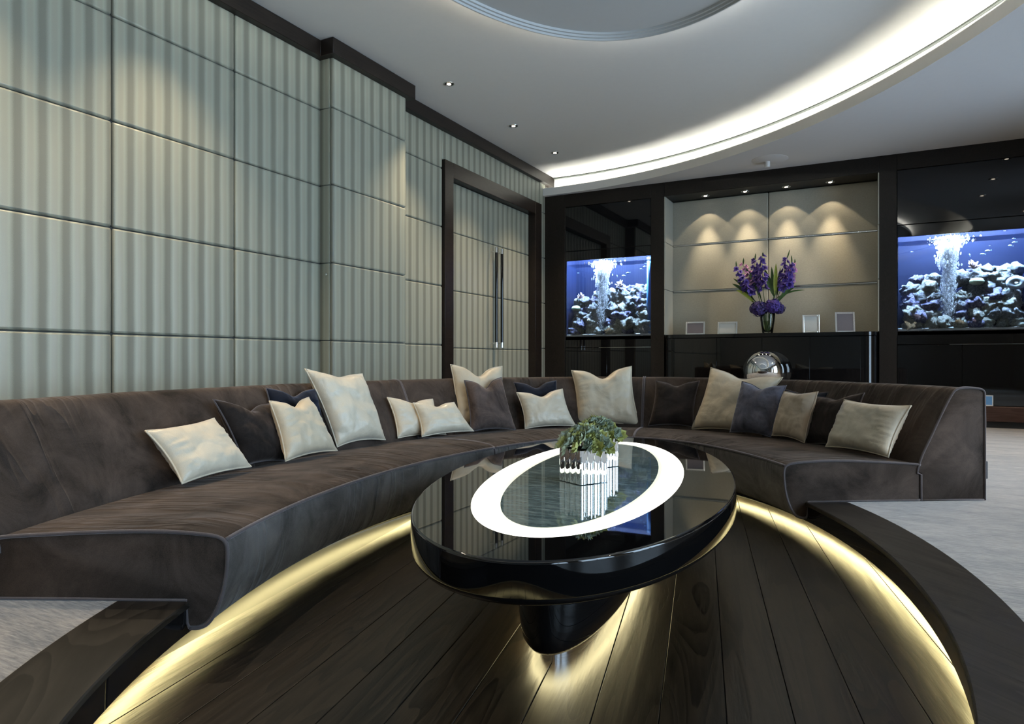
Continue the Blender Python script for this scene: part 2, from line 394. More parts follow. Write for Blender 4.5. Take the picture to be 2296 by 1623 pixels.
def foam():
    m = bpy.data.materials.new('foamy_bubble'); m.use_nodes = True; nt = m.node_tree; nt.nodes.clear()
    out = N(nt, 'ShaderNodeOutputMaterial'); d = N(nt, 'ShaderNodeBsdfDiffuse'); d.inputs[0].default_value = (1, 1, 1, 1)
    tl = N(nt, 'ShaderNodeBsdfTranslucent'); tl.inputs[0].default_value = (1, 1, 1, 1); t = N(nt, 'ShaderNodeBsdfTransparent')
    a = N(nt, 'ShaderNodeMixShader'); b = N(nt, 'ShaderNodeMixShader'); a.inputs[0].default_value = 0.5; b.inputs[0].default_value = 0.66
    nt.links.new(d.outputs[0], a.inputs[1]); nt.links.new(tl.outputs[0], a.inputs[2]); nt.links.new(a.outputs[0], b.inputs[1]); nt.links.new(t.outputs[0], b.inputs[2]); nt.links.new(b.outputs[0], out.inputs[0]); return m
M['bubble'] = foam()
M['pipe_blue'] = plain('blue_tinted_pipe', (0.10, 0.26, 0.55), 0.2, var=0)
M['rock_a'] = rock_mat('reef_rock_grey', (0.10, 0.11, 0.14), (0.42, 0.44, 0.46), (0.85, 0.86, 0.84))
M['rock_b'] = rock_mat('reef_rock_violet', (0.08, 0.07, 0.16), (0.30, 0.28, 0.48), (0.80, 0.80, 0.88))
M['rock_c'] = rock_mat('reef_rock_cream', (0.20, 0.20, 0.17), (0.60, 0.60, 0.50), (0.95, 0.94, 0.84))
M['coral_pink'] = plain('pink_coral', (0.85, 0.66, 0.70), 0.8)
M['coral_green'] = plain('pale_green_coral', (0.62, 0.72, 0.48), 0.8, var=0.3, vscale=60, bump=0.6, bscale=120)
M['sponge'] = plain('blue_white_sponge', (0.60, 0.70, 0.74), 0.8)
M['fish'] = plain('silver_blue_fish', (0.60, 0.80, 0.95), 0.3, var=0)
M['petal_purple'] = plain('violet_petal', (0.085, 0.045, 0.30), 0.6, var=0.75, vscale=38)
M['petal_pink'] = plain('lilac_petal', (0.42, 0.20, 0.42), 0.6, var=0.4, vscale=55)
M['petal_indigo'] = plain('indigo_petal', (0.045, 0.026, 0.16), 0.6, var=0.85, vscale=40)
M['leaf'] = plain('leaf_green', (0.055, 0.125, 0.028), 0.45, var=0.4, vscale=20)
M['leaf_yellow'] = plain('leaf_yellow_green', (0.30, 0.36, 0.05), 0.45, var=0.4, vscale=25)
M['stem'] = plain('stem_green', (0.075, 0.12, 0.035), 0.5, var=0.3)
M['suc_a'] = plain('succulent_grey_green', (0.38, 0.43, 0.28), 0.5, var=0.45, vscale=45)
M['suc_b'] = plain('succulent_olive', (0.44, 0.46, 0.16), 0.5, var=0.45, vscale=45)
M['suc_c'] = plain('succulent_blue_green', (0.33, 0.40, 0.32), 0.5, var=0.45, vscale=45)
M['soil'] = plain('dark_soil', (0.012, 0.010, 0.007), 0.95)
M['photo_dark'] = plain('blank_grey_print', (0.16, 0.14, 0.15), 0.4, var=0.05)
M['photo_light'] = plain('blank_pale_print', (0.62, 0.62, 0.58), 0.4, var=0.05)
M['white_metal'] = plain('white_metal', (0.7, 0.7, 0.7), 0.4, var=0)
M['bracket'] = plain('dark_bracket', (0.02, 0.022, 0.028), 0.5)
M['brown_base'] = wood('red_brown_oak', (0.030, 0.014, 0.010), (0.05, 0.028, 0.022), 0.4, pi/2, 1.0, 0.05)
M['window_frame'] = plain('window_frame_white', (0.7, 0.7, 0.7), 0.5, var=0)
M['rear_wall'] = plain('rear_wall_paint', (0.36, 0.36, 0.33), 0.7, var=0.03)
# ================================================================ STRUCTURE
def oval_radius(c, a, b):
    cw = pit(c[0], c[1])
    def r(th):
        al = th - PHI
        return 1.0 / sqrt((cos(al)/a)**2 + (sin(al)/b)**2)
    return cw, r
def rect_radius(cw, x0, x1, y0, y1):
    def r(th):
        dx, dy = cos(th), sin(th); k = []
        if dx > 1e-9: k.append((x1-cw.x)/dx)
        if dx < -1e-9: k.append((x0-cw.x)/dx)
        if dy > 1e-9: k.append((y1-cw.y)/dy)
        if dy < -1e-9: k.append((y0-cw.y)/dy)
        return min(k)
    return r
def angles(cw, x0, x1, y0, y1, n=240):
    a = [2*pi*i/n for i in range(n)] + [atan2(y-cw.y, x-cw.x) % (2*pi) for x in (x0, x1) for y in (y0, y1)]
    return sorted(a)
def polar(cw, th, r, z): return Vector((cw.x + cos(th)*r, cw.y + sin(th)*r, z))

# floor: silk carpet with the oval opening, planks below
RECT = (-4.9, XR, YR, 10.2)
cw, rf = oval_radius((-0.513, 2.928), PA + 0.235, PB + 0.265)
rr = rect_radius(cw, *RECT); th = angles(cw, *RECT)
b = MB()
b.loft([[polar(cw, t, rr(t), 0), polar(cw, t, rf(t), 0), polar(cw, t, rf(t), -0.03)] for t in th], closed=False, loop=True)
floor = b.build('floor', M['carpet'])
struct(floor, 'pale grey silk carpet around the sunken oval', 'floor')

PU0, PW = -0.108, 0.1725
pitfloor = empty('floor', (pit(PC[0], PC[1], PIT)), 'dark smoked oak plank floor of the sunken oval', 'floor')
pitfloor['kind'] = 'structure'
sub = MB(); sub.prism([oval(2*pi*i/96, 0.30, PIT-0.03) for i in range(96)], (0, 0, 0.012)); sub.build('subfloor', M['matt_black'], pitfloor)
ea, eb = PA + 0.16, PB + 0.16
for k in range(-9, 12):
    u0 = PU0 + k*PW + 0.0012; u1 = u0 + PW - 0.0024
    lo = max(u0, PC[0]-ea+1e-3); hi = min(u1, PC[0]+ea-1e-3)
    if hi - lo < 0.01: continue
    us = [lo + (hi-lo)*i/6 for i in range(7)]
    top = [(x, PC[1] + eb*sqrt(max(0, 1-((x-PC[0])/ea)**2))) for x in us]; bot = [(x, PC[1] - eb*sqrt(max(0, 1-((x-PC[0])/ea)**2))) for x in reversed(us)]
    pb = MB(); pb.prism([pit(x, y, PIT-0.018) for x, y in top + bot], (0, 0, 0.018)); pb.build('plank', M['plank'], pitfloor, bevel=0.0012, seg=1)

# the step around the oval: tread, riser with a lit recess under it
step = empty('trim_1', pit(PC[0], PC[1], 0), 'dark oak step running around the oval floor', 'step'); step['kind'] = 'structure'
n = 200
cw2, _ = oval_radius((-0.513, 2.928), 1, 1)
def outer(t):
    p = oval(t, 0); al = atan2(p.y-cw.y, p.x-cw.x); return polar(cw, al, rf(al)+0.004, 0)
b = MB(); b.loft([[oval(2*pi*i/n, 0.004, -0.022), oval(2*pi*i/n, 0.0, -0.018), oval(2*pi*i/n, 0.0, -0.003), oval(2*pi*i/n, 0.004, 0.001), outer(2*pi*i/n)+UP*0.001, outer(2*pi*i/n)-UP*0.022] for i in range(n)], loop=True)
b.build('tread', M['tread'], step, angle=40)
b = MB(); b.loft([[oval(2*pi*i/n, 0.012, -0.020), oval(2*pi*i/n, 0.012, -0.108), oval(2*pi*i/n, 0.022, -0.108), oval(2*pi*i/n, 0.022, -0.020)] for i in range(n)], loop=True)
b.build('riser', M['gloss_black'], step, angle=40)
b = MB(); b.loft([[oval(2*pi*i/n, 0.13, -0.02), oval(2*pi*i/n, 0.13, PIT-0.016)] for i in range(n)], closed=False, loop=True)
b.build('recess_back', M['matt_black'], step)
b = MB(); b.loft([[oval(2*pi*i/n, 0.060, -0.098), oval(2*pi*i/n, 0.076, -0.098), oval(2*pi*i/n, 0.076, -0.093), oval(2*pi*i/n, 0.060, -0.093)] for i in range(n)], loop=True)
b.build('light_strip', M['pit_led'], step, label='warm yellow strip light under the step')

# ceiling: lower flat ceiling, oval cove, raised ceiling
CC, CA, CB = (-3.115, 3.731), 5.607, 6.728
CR = (-4.62, XR, YR, YB + 0.02)
cwc, rc = oval_radius(CC, CA, CB); _, rc_in = oval_radius(CC, CA-0.03, CB-0.03); _, rc_out = oval_radius(CC, CA+0.24, CB+0.24)
_, rl0 = oval_radius(CC, CA+0.10, CB+0.10); _, rl1 = oval_radius(CC, CA+0.135, CB+0.135)
rrc = rect_radius(cwc, *CR); thc = angles(cwc, *CR, n=400)
CR2 = (-4.62, XR, YR, 10.14); rrc2 = rect_radius(cwc, *CR2)
def clipped(fn):
    return lambda t: min(fn(t), rrc2(t))
b = MB()
b.loft([[polar(cwc, t, rrc(t), ZC), polar(cwc, t, min(rc_in(t), rrc(t)), ZC)] for t in thc], closed=False, loop=True)
ceiling = b.build('ceiling', M['plaster_low'])
struct(ceiling, 'grey white ceiling with a large lit oval cove', 'ceiling')
# open arcs (inside the room only)
arc = [t for t in thc if rc_out(t) < rrc(t) + 0.9]
k0 = max(range(len(arc)), key=lambda i: (arc[(i+1) % len(arc)] - arc[i]) % (2*pi)); arc = arc[k0+1:] + arc[:k0+1]
def P(fn, t, z): return polar(cwc, t, clipped(fn)(t), z)
b = MB(); b.loft([[P(rc_in, t, ZC), P(rc_in, t, ZC+0.115), P(rc, t, ZC+0.115), P(rc, t, ZC+0.05), P(rc_out, t, ZC+0.05)] for t in arc], closed=False)
b.build('cove_fascia', M['plaster'], ceiling, angle=40)
b = MB(); b.loft([[P(rc_out, t, ZC+0.05), P(rc_out, t, ZH)] for t in arc], closed=False)
b.build('cove_riser', M['plaster'], ceiling, angle=40)
_, r_shadow = oval_radius(CC, CA+0.222, CB+0.222)
b = MB(); b.tube([P(r_shadow, t, ZH-0.014) for t in arc], 0.014, 6); b.build('cove_shadow_line', plain('shadow_line_grey', (0.05, 0.06, 0.055), 0.5, var=0), ceiling, smooth=True)  # shade of the gap between riser and ceiling modelled as a dark tube
b = MB(); b.loft([[P(rl0, t, ZC+0.058), P(rl1, t, ZC+0.058), P(rl1, t, ZC+0.066), P(rl0, t, ZC+0.066)] for t in arc])
b.build('cove_light', M['cove_led'], ceiling, label='white strip light hidden in the ceiling cove')
b = MB(); vs = [Vector((cwc.x, cwc.y, ZH))] + [P(rc_out, t, ZH) for t in thc]
b.add(vs, [(0, i, i+1) for i in range(1, len(thc))] + [(0, len(thc), 1)])
b.build('raised_ceiling', M['plaster'], ceiling)
# floating oval disc with halo
DC, DA, DB, DZ = (-0.568, 2.562), 1.783, 3.371, 3.55
def disc(t, s, z): return oval(t, s, z, DC, DA, DB)
n = 160
b = MB()
prof = [(-0.03, 0.055), (0.0, 0.05), (0.0, 0.0), (-0.012, 0.0), (-0.016, 0.016), (-0.035, 0.016), (-0.039, 0.032), (-0.058, 0.032), (-0.062, 0.05)]
b.loft([[disc(2*pi*i/n, s, DZ+z) for s, z in prof] for i in range(n)], closed=False, loop=True)
o = len(b.v); b.add([disc(2*pi*i/n, -0.062, DZ+0.05) for i in range(n)], [tuple(range(n))]); b.add([disc(2*pi*i/n, -0.03, DZ+0.055) for i in range(n)], [tuple(range(n))])
b.build('oval_disc', plain('disc_paint', (0.52, 0.53, 0.53), 0.75, var=0.02), ceiling, angle=30)
b = MB(); b.loft([[disc(2*pi*i/n, s, z) for s, z in ((-0.07, DZ+0.06), (-0.045, DZ+0.06), (-0.045, DZ+0.068), (-0.07, DZ+0.068))] for i in range(n)], loop=True)
b.build('halo_light', M['halo_led'], ceiling, label='strip light above the floating oval disc')

# left wall: padded striped silk panels
wl = MB()
wl.prism([(-4.95, YR, 0), (XA-0.03, YR, 0), (XA-0.03, 4.73, 0), (XB-0.03, 4.73, 0), (XB-0.03, 5.79, 0), (XC-0.03, 5.79, 0), (XC-0.03, 6.83, 0), (-4.70, 6.83, 0), (-4.70, 9.49, 0), (XC-0.03, 9.49, 0), (XC-0.03, YB+0.5, 0), (-4.95, YB+0.5, 0)], (0, 0, ZH))
wl.box((-4.70, 6.83, 3.17), (XC-0.03, 9.49, ZH))
wall_left = wl.build('wall_left', M['wall_base']); struct(wall_left, 'wall clad in padded pale green striped silk panels', 'wall')
ROWS = [0.0, 0.27, 0.972, 1.677, 2.385, 3.083, 3.54]
GAP = 0.003
def pad(lo, hi, mat='stripe', name='silk_panel', parent=None, r=0.016):
    b = MB(); b.box(lo, hi); return b.build(name, M[mat], parent or wall_left, bevel=r, seg=3)
cols = [4.725, 3.755, 2.769, 1.79, 0.81, -0.17, -1.15, -2.13, -3.11, -4.28]
for a, c in zip(cols[1:], cols[:-1]):
    for z0, z1 in zip(ROWS[:-1], ROWS[1:]): pad((XA-0.04, a+GAP, z0+GAP), (XA, c-GAP, z1-GAP))
for z0, z1 in zip(ROWS[:-1], ROWS[1:]):
    pad((XA-0.01, 4.698, z0+GAP), (XB-0.036, 4.75, z1-GAP), r=0.008)
    pad((XB-0.04, 4.70, z0+GAP), (XB, 5.80, z1-GAP))
    pad((XC-0.04, 5.80, z0+GAP), (XC, 6.815, z1-GAP))
    pad((XC-0.04, 9.505, z0+GAP), (XC, YB-0.002, z1-GAP), r=0.01)
pad((XC-0.04, 6.82, 3.193), (XC, 8.168, 3.54)); pad((XC-0.04, 8.172, 3.193), (XC, 9.50, 3.54))
kh = MB(); kh.lathe([(0.004, 0.0), (0.013, 0.0), (0.013, 0.006), (0.006, 0.009), (0.004, 0.009)], (0, 0, 0), 14)
ko = kh.build('keyhole_cover', M['silver'], wall_left, smooth=True); ko.location = (-4.39, 4.697, 1.573); ko.rotation_euler = (radians(90), 0, 0)

# dark crown along the panelled wall
crown = MB()
crown.prism([(-4.9, YR, 3.53), (XA+0.07, YR, 3.53), (XA+0.07, 4.63, 3.53), (XB+0.07, 4.63, 3.53), (XB+0.07, 5.87, 3.53), (XC+0.07, 5.87, 3.53), (XC+0.07, 10.1, 3.53), (-4.9, 10.1, 3.53)], (0, 0, ZH-3.53-0.004))
crown = crown.build('trim_2', M['crown'], bevel=0.004, seg=1); struct(crown, 'dark oak cornice stepping along the panelled wall', 'trim')

# double door with frame
dr = empty('door_1', (-4.6, 8.16, 0), 'double door in striped silk panels with dark wooden frame', 'door'); dr['kind'] = 'structure'
for nm, lo, hi in (('frame_jamb', (-4.69, 6.82, 0), (XC+0.035, 7.01, 3.19)), ('frame_jamb', (-4.69, 9.29, 0), (XC+0.035, 9.505, 3.19)), ('frame_head', (-4.69, 7.01, 3.005), (XC+0.035, 9.29, 3.19))):
    b = MB(); b.box(lo, hi); b.build(nm, M['doorframe'], dr, bevel=0.003, seg=1)
drows = [0.0, 0.24, 0.944, 1.657, 2.381, 3.005]
for y0, y1 in ((7.01, 8.19), (8.19, 9.29)):
    for z0, z1 in zip(drows[:-1], drows[1:]):
        b = MB(); b.box((-4.66, y0+GAP, z0+GAP), (-4.62, y1-GAP, z1-GAP)); b.build('door_panel', M['stripe'], dr, bevel=0.013, seg=3)
for y in (8.115, 8.272):
    b = MB(); b.tube([(XC+0.012, y, 1.03), (XC+0.012, y, 2.26)], 0.020, 14); hb = b.build('handle', M['gloss_black'], dr, angle=40, label='long black bar handle with chrome ends')
    b = MB(); b.tube([(XC+0.012, y, 0.965), (XC+0.012, y, 1.035)], 0.021, 14); b.tube([(XC+0.012, y, 2.255), (XC+0.012, y, 2.325)], 0.021, 14)
    for z in (1.02, 2.27): b.tube([(-4.622, y, z), (XC+0.012, y, z)], 0.011, 10)
    b.build('handle_mount', M['chrome'], hb, angle=40)

# back wall joinery
wb = MB(); wb.box((-4.95, 10.16, 0), (XR, 10.3, ZH)); wb.box((1.86, YB+0.02, 0.25), (XR, 10.16, ZC))
wall_back = wb.build('wall_back', M['espresso']); struct(wall_back, 'dark espresso oak joinery wall with niche and aquariums', 'wall')
BAYS = [(-4.20, -2.845), (0.265, 1.62)]
def jbox(name, lo, hi, mat='espresso', bv=0.003, label=None):
    b = MB(); b.box(lo, hi); return b.build(name, M[mat], wall_back, bevel=bv, seg=1, label=label)
for x0, x1 in ((XC-0.03, -4.20), (-2.845, -2.65), (0.07, 0.265), (1.62, 1.86)): jbox('pillar', (x0, YB, 0.0 if x1 < 1 else 0.25), (x1, 10.16, ZC))
for x0, x1 in ((-4.20, -2.845), (-2.65, 0.07), (0.265, 1.62)): jbox('header', (x0, YB, 3.145), (x1, 10.16, ZC))
for x0, x1 in BAYS:
    g = 0.003
    jbox('gloss_panel', (x0+g, YB+0.012, 2.465), (x1-g, YB+0.04, 3.142), 'gloss_black')
    jbox('gloss_panel', (x0+g, YB+0.012, 2.315), (x1-g, YB+0.04, 2.459), 'gloss_black')
    jbox('gloss_panel', (x0+g, YB+0.012, 0.985), (x1-g, YB+0.04, 1.148), 'gloss_black')
    jbox('light_leak_board', (x0, YB+0.041, 2.318), (x1, YB+0.055, 3.144), 'matt_black', 0)  # unseen board added to stop tank light leaking between the gloss panels
    mid = (x0+x1)/2
    jbox('gloss_panel', (x0+g, YB+0.012, 0.255), (mid-0.002, YB+0.04, 0.979), 'gloss_black')
    jbox('gloss_panel', (mid+0.002, YB+0.012, 0.255), (x1-g, YB+0.04, 0.979), 'gloss_black')
    jbox('bay_floor', (x0, YB+0.012, 1.10), (x1, 10.16, 1.148), 'matt_black', 0)
    jbox('metal_strip', (x0+0.55, YB+0.009, 0.9795), (x1-g, YB+0.014, 0.9845), 'silver', 0)
# niche lined with padded panels
nz = [1.15, 1.807, 2.487, 3.145]
for z0, z1 in zip(nz[:-1], nz[1:]):
    pad((-2.648, 10.13, z0+GAP), (-1.293-GAP, 10.165, z1-GAP), 'niche_fabric', 'niche_panel', wall_back, 0.013)
    pad((-1.293+GAP, 10.13, z0+GAP), (0.068, 10.165, z1-GAP), 'niche_fabric', 'niche_panel', wall_back, 0.013)
    pad((-2.66, YB+0.002, z0+GAP), (-2.635, 10.128, z1-GAP), 'niche_fabric', 'niche_panel', wall_back, 0.006)
    pad((0.055, YB+0.002, z0+GAP), (0.08, 10.128, z1-GAP), 'niche_fabric', 'niche_panel', wall_back, 0.006)
for z in nz[1:3]:
    b = MB(); b.box((-2.63, 10.126, z-0.005), (0.05, 10.134, z+0.005)); b.build('metal_strip', M['silver'], wall_back)
# plinth of the joinery
for x0, x1 in ((-4.54, -2.66), (0.08, XR)):
    b = MB(); b.box((x0, YB-0.03, 0.075), (x1, YB+0.02, 0.25)); bb = b.build('baseboard_back', M['brown_base'], bevel=0.003, seg=1); struct(bb, 'red brown wooden plinth below the joinery ' + ('beside the door' if x0 < -1 else 'behind the sofa end'), 'baseboard')
    b = MB(); b.box((x0, YB+0.01, 0.0), (x1, YB+0.04, 0.075)); b.build('toe_recess', M['matt_black'], bb)

# window wall and wall behind (outside the picture, seen in reflections)
wr = MB(); WIN = [(-2.6, -0.6), (0.3, 2.3), (3.2, 5.2), (6.1, 8.1)]; WZ0, WZ1 = 0.06, 2.95
ys = [YR] + [y for w in WIN for y in w] + [10.2]
for i in range(0, len(ys), 2): wr.box((XR, ys[i], 0), (XR+0.2, ys[i+1], ZC))
for a, c in WIN: wr.box((XR, a, 0), (XR+0.2, c, WZ0)); wr.box((XR, a, WZ1), (XR+0.2, c, ZC))
wall_right = wr.build('wall_right', M['rear_wall']); struct(wall_right, 'painted wall with tall windows', 'wall')
for i, (a, c) in enumerate(WIN):
    w = empty('window_%d' % (i+1), (XR+0.08, (a+c)/2, WZ0), 'tall white framed window in the painted wall', 'window', 'tall windows'); w['kind'] = 'structure'
    f = MB(); t = 0.06
    f.box((XR+0.06, a, WZ0), (XR+0.12, a+t, WZ1)); f.box((XR+0.06, c-t, WZ0), (XR+0.12, c, WZ1)); f.box((XR+0.06, a+t, WZ0), (XR+0.12, c-t, WZ0+t)); f.box((XR+0.06, a+t, WZ1-t), (XR+0.12, c-t, WZ1)); f.box((XR+0.065, (a+c)/2-0.025, WZ0+t), (XR+0.115, (a+c)/2+0.025, WZ1-t))
    f.build('window_frame', M['window_frame'], w)
    for p0, p1 in ((a+t, (a+c)/2-0.025), ((a+c)/2+0.025, c-t)):
        g = MB(); g.box((XR+0.087, p0, WZ0+t), (XR+0.093, p1, WZ1-t)); g.build('pane', M['glass'], w)
    pl = lamp('daylight_portal', 'AREA', (XR+0.05, (a+c)/2, (WZ0+WZ1)/2), 1.0, (1, 1, 1), None, (0, radians(90), 0), shape='RECTANGLE', size=WZ1-WZ0, size_y=c-a)
    pl.data.cycles.is_portal = True
rw = MB(); rw.box((-4.95, YR-0.2, 0), (XR+0.2, YR, ZH)); wall_rear = rw.build('wall_rear', M['rear_wall']); struct(wall_rear, 'plain painted wall opposite the joinery', 'wall')
# ================================================================ SOFA SECTIONS
def bulge(t):
    d = (t - radians(95)); return 0.15*exp(-(d/radians(32))**2)
def sof(t, s, z): return oval(t, s + bulge(t), z)
def smooth_profile(pts, k=3, closed=True):
    n = len(pts); out = []
    for i in range(n if closed else n-1):
        p0, p1, p2, p3 = [Vector(pts[j % n]) for j in (i-1, i, i+1, i+2)]
        if not closed and i == 0: p0 = p1
        if not closed and i == n-2: p3 = p2
        for q in range(k):
            f = q/k
            out.append(0.5*((2*p1) + (p2-p0)*f + (2*p0-5*p1+4*p2-p3)*f*f + (3*p1-p0-3*p2+p3)*f**3))
    if not closed: out.append(Vector(pts[-1]))
    return out
SEAT_TOP = smooth_profile([(0.0, -0.088), (-0.032, -0.086), (-0.062, -0.070), (-0.088, -0.030), (-0.110, 0.03), (-0.122, 0.095), (-0.126, 0.155), (-0.122, 0.192), (-0.100, 0.212), (-0.05, 0.222), (0.08, 0.231), (0.25, 0.230), (0.45, 0.221), (0.60, 0.212), (0.66, 0.205)], 3, False)
SEAT = [tuple(p) for p in SEAT_TOP] + [(0.66, 0.004), (0.35, 0.003), (0.010, 0.003), (0.010, -0.075)]
BACK_FRONT = smooth_profile([(0.640, 0.16), (0.652, 0.205), (0.676, 0.27), (0.716, 0.35), (0.766, 0.455), (0.814, 0.55), (0.848, 0.608), (0.872, 0.632), (0.915, 0.641), (0.98, 0.638), (1.02, 0.630), (1.035, 0.612)], 3, False)
BACK = [(0.664, 0.003), (0.664, 0.15)] + [tuple(p) for p in BACK_FRONT] + [(1.037, 0.45), (1.037, 0.2), (1.037, 0.003)]
def sweep(name, prof, t0, t1, mat, parent, n):
    m = len(prof); b = MB(); rings = []
    cx = sum(p[0] for p in prof)/m; cz = sum(p[1] for p in prof)/m
    L = sum((sof(t0+(t1-t0)*(i+1)/n, 0.3, 0) - sof(t0+(t1-t0)*i/n, 0.3, 0)).length for i in range(n))
    e = 0.010/L
    fr = [0.0, e*0.3, e] + [e+(1-2*e)*i/n for i in range(1, n)] + [1-e, 1-0.3*e, 1.0]
    tl = []
    for f in fr:
        k = 0.0
        if f < e*0.99: k = 0.010*(1 - f/e)**2
        elif f > 1-e*0.99: k = 0.010*(1-(1-f)/e)**2
        t = t0 + (t1-t0)*f; r = []
        for p in prof:
            d = Vector((p[0]-cx, p[1]-cz)); q = Vector((p[0], p[1])) - d.normalized()*k
            # slack fabric: shallow hollows and folds
            w = 0.0045*noise.noise(Vector((f*L*2.2, p[0]*1.5, p[1]*1.5 + 3))) + 0.0025*noise.noise(Vector((f*L*9, p[0]*1.2, p[1]*1.2+9)))
            x_ = f*L; sl = p[1] if name == 'backrest' else p[0]
            fd = max(0.0, 1 - 5*abs(noise.noise(Vector((x_*4.2 + 1.4*sl, sl*0.8, 4.0)))))**1.5
            mk = min(1.0, max(0.0, noise.noise(Vector((x_*0.9, sl*0.6, 11.0)))*3.5 + 0.45))
            wt = (min(1.0, max(0.0, (p[1]-0.30)/0.12)) if p[0] < 0.93 else 0.0) if name == 'backrest' else (min(1.0, max(0.0, 1-abs(p[0]-0.02)/0.16)) if p[1] > 0.15 else 0.35*max(0.0, min(1.0, p[1]/0.1)))
            w += 0.012*fd*mk*wt*(max(0.15, 1-max(0, p[1]-0.56)/0.06) if name == 'backrest' else 1.0)
            q = q + d.normalized()*w*(1 if p[1] > 0.02 and p[0] < 1.0 else 0.0)
            r.append(sof(t, q.x, max(q.y, 0.003) if p[1] == 0.003 else q.y))
        rings.append(r); tl.append(f*L)
    b.loft(rings, caps=True)
    ob = b.build(name, mat, parent, angle=50)
    pl = [0.0]
    for i in range(1, m): pl.append(pl[-1] + hypot(prof[i][0]-prof[i-1][0], prof[i][1]-prof[i-1][1]))
    uvl = ob.data.uv_layers.new(name='UVMap')
    for lp in ob.data.loops:
        vi = lp.vertex_index; uvl.data[lp.index].uv = (tl[vi // m], pl[vi % m])
    for p in ob.data.polygons:
        if len(p.vertices) > 4:
            for li in p.loop_indices: uvl.data[li].uv = (0.37, 0.11)
    return ob
T0, T1, T2, T3 = radians(31.6), radians(90), radians(138.3), radians(205.3)
SOFA = [(T0, T1, 'curved velvet sofa section, one end free beside the pale carpet', 'velvet', 260),
        (T1, T2, 'middle curved velvet sofa section facing the joinery wall corner', 'velvet', 220),
        (T2, T3, 'long curved velvet sofa section in front of the striped silk wall', 'velvet', 300)]
for t0, t1, lab, mt, n in SOFA:
    g = 0.0022
    a0, a1 = t0+g, t1-g
    root = empty('sofa_section', sof((t0+t1)/2, 0.3, 0), lab, 'sofa', 'curved sectional sofa')
    so = sweep('seat', SEAT, a0, a1, M[mt], root, n); so.data.materials.append(M['velvet_front_lit']); mm = len(SEAT); kf = min(range(mm), key=lambda i: abs(SEAT[i][0]+0.120)+abs(SEAT[i][1]-0.2055))
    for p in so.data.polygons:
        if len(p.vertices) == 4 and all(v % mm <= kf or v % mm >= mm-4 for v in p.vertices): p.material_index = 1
    ba_ = sweep('backrest', BACK, a0, a1, M[mt], root, n)
    b = MB(); b.tube([sof(a0+(a1-a0)*i/80, -0.120, 0.2055) for i in range(81)], 0.0075, 8); b.build('front_piping', M['piping'], so, smooth=True)
    for te in (a0, a1):
        b = MB(); b.tube([sof(te, p[0], p[1]) for p in SEAT[:-4]] , 0.0065, 8); b.tube([sof(te, p[0], p[1]) for p in ((0.0,-0.088),(0.008,-0.07),(0.010,0.004),(0.35,0.006),(0.64,0.006),(0.66,0.01))], 0.005, 6)
        b.build('end_piping', M['piping'], so, smooth=True)
        b = MB(); b.tube([sof(te, p[0], p[1]) for p in BACK] , 0.0065, 8); b.tube([sof(te, 0.664, 0.006), sof(te, 1.035, 0.006)], 0.005, 6)
        b.build('end_piping', M['piping'], ba_, smooth=True)
    if t0 == T0:
        b = MB(); nn = oval_normal(t0); tt = Vector((-nn.y, nn.x, 0)); p0 = sof(t0, 1.037, 0.12) + tt*0.02
        b.prism([p0, p0+nn*0.03, p0+nn*0.03+tt*0.06, p0+tt*0.06], (0, 0, 0.10)); b.build('rear_bracket', M['bracket'], root, bevel=0.003, seg=1)

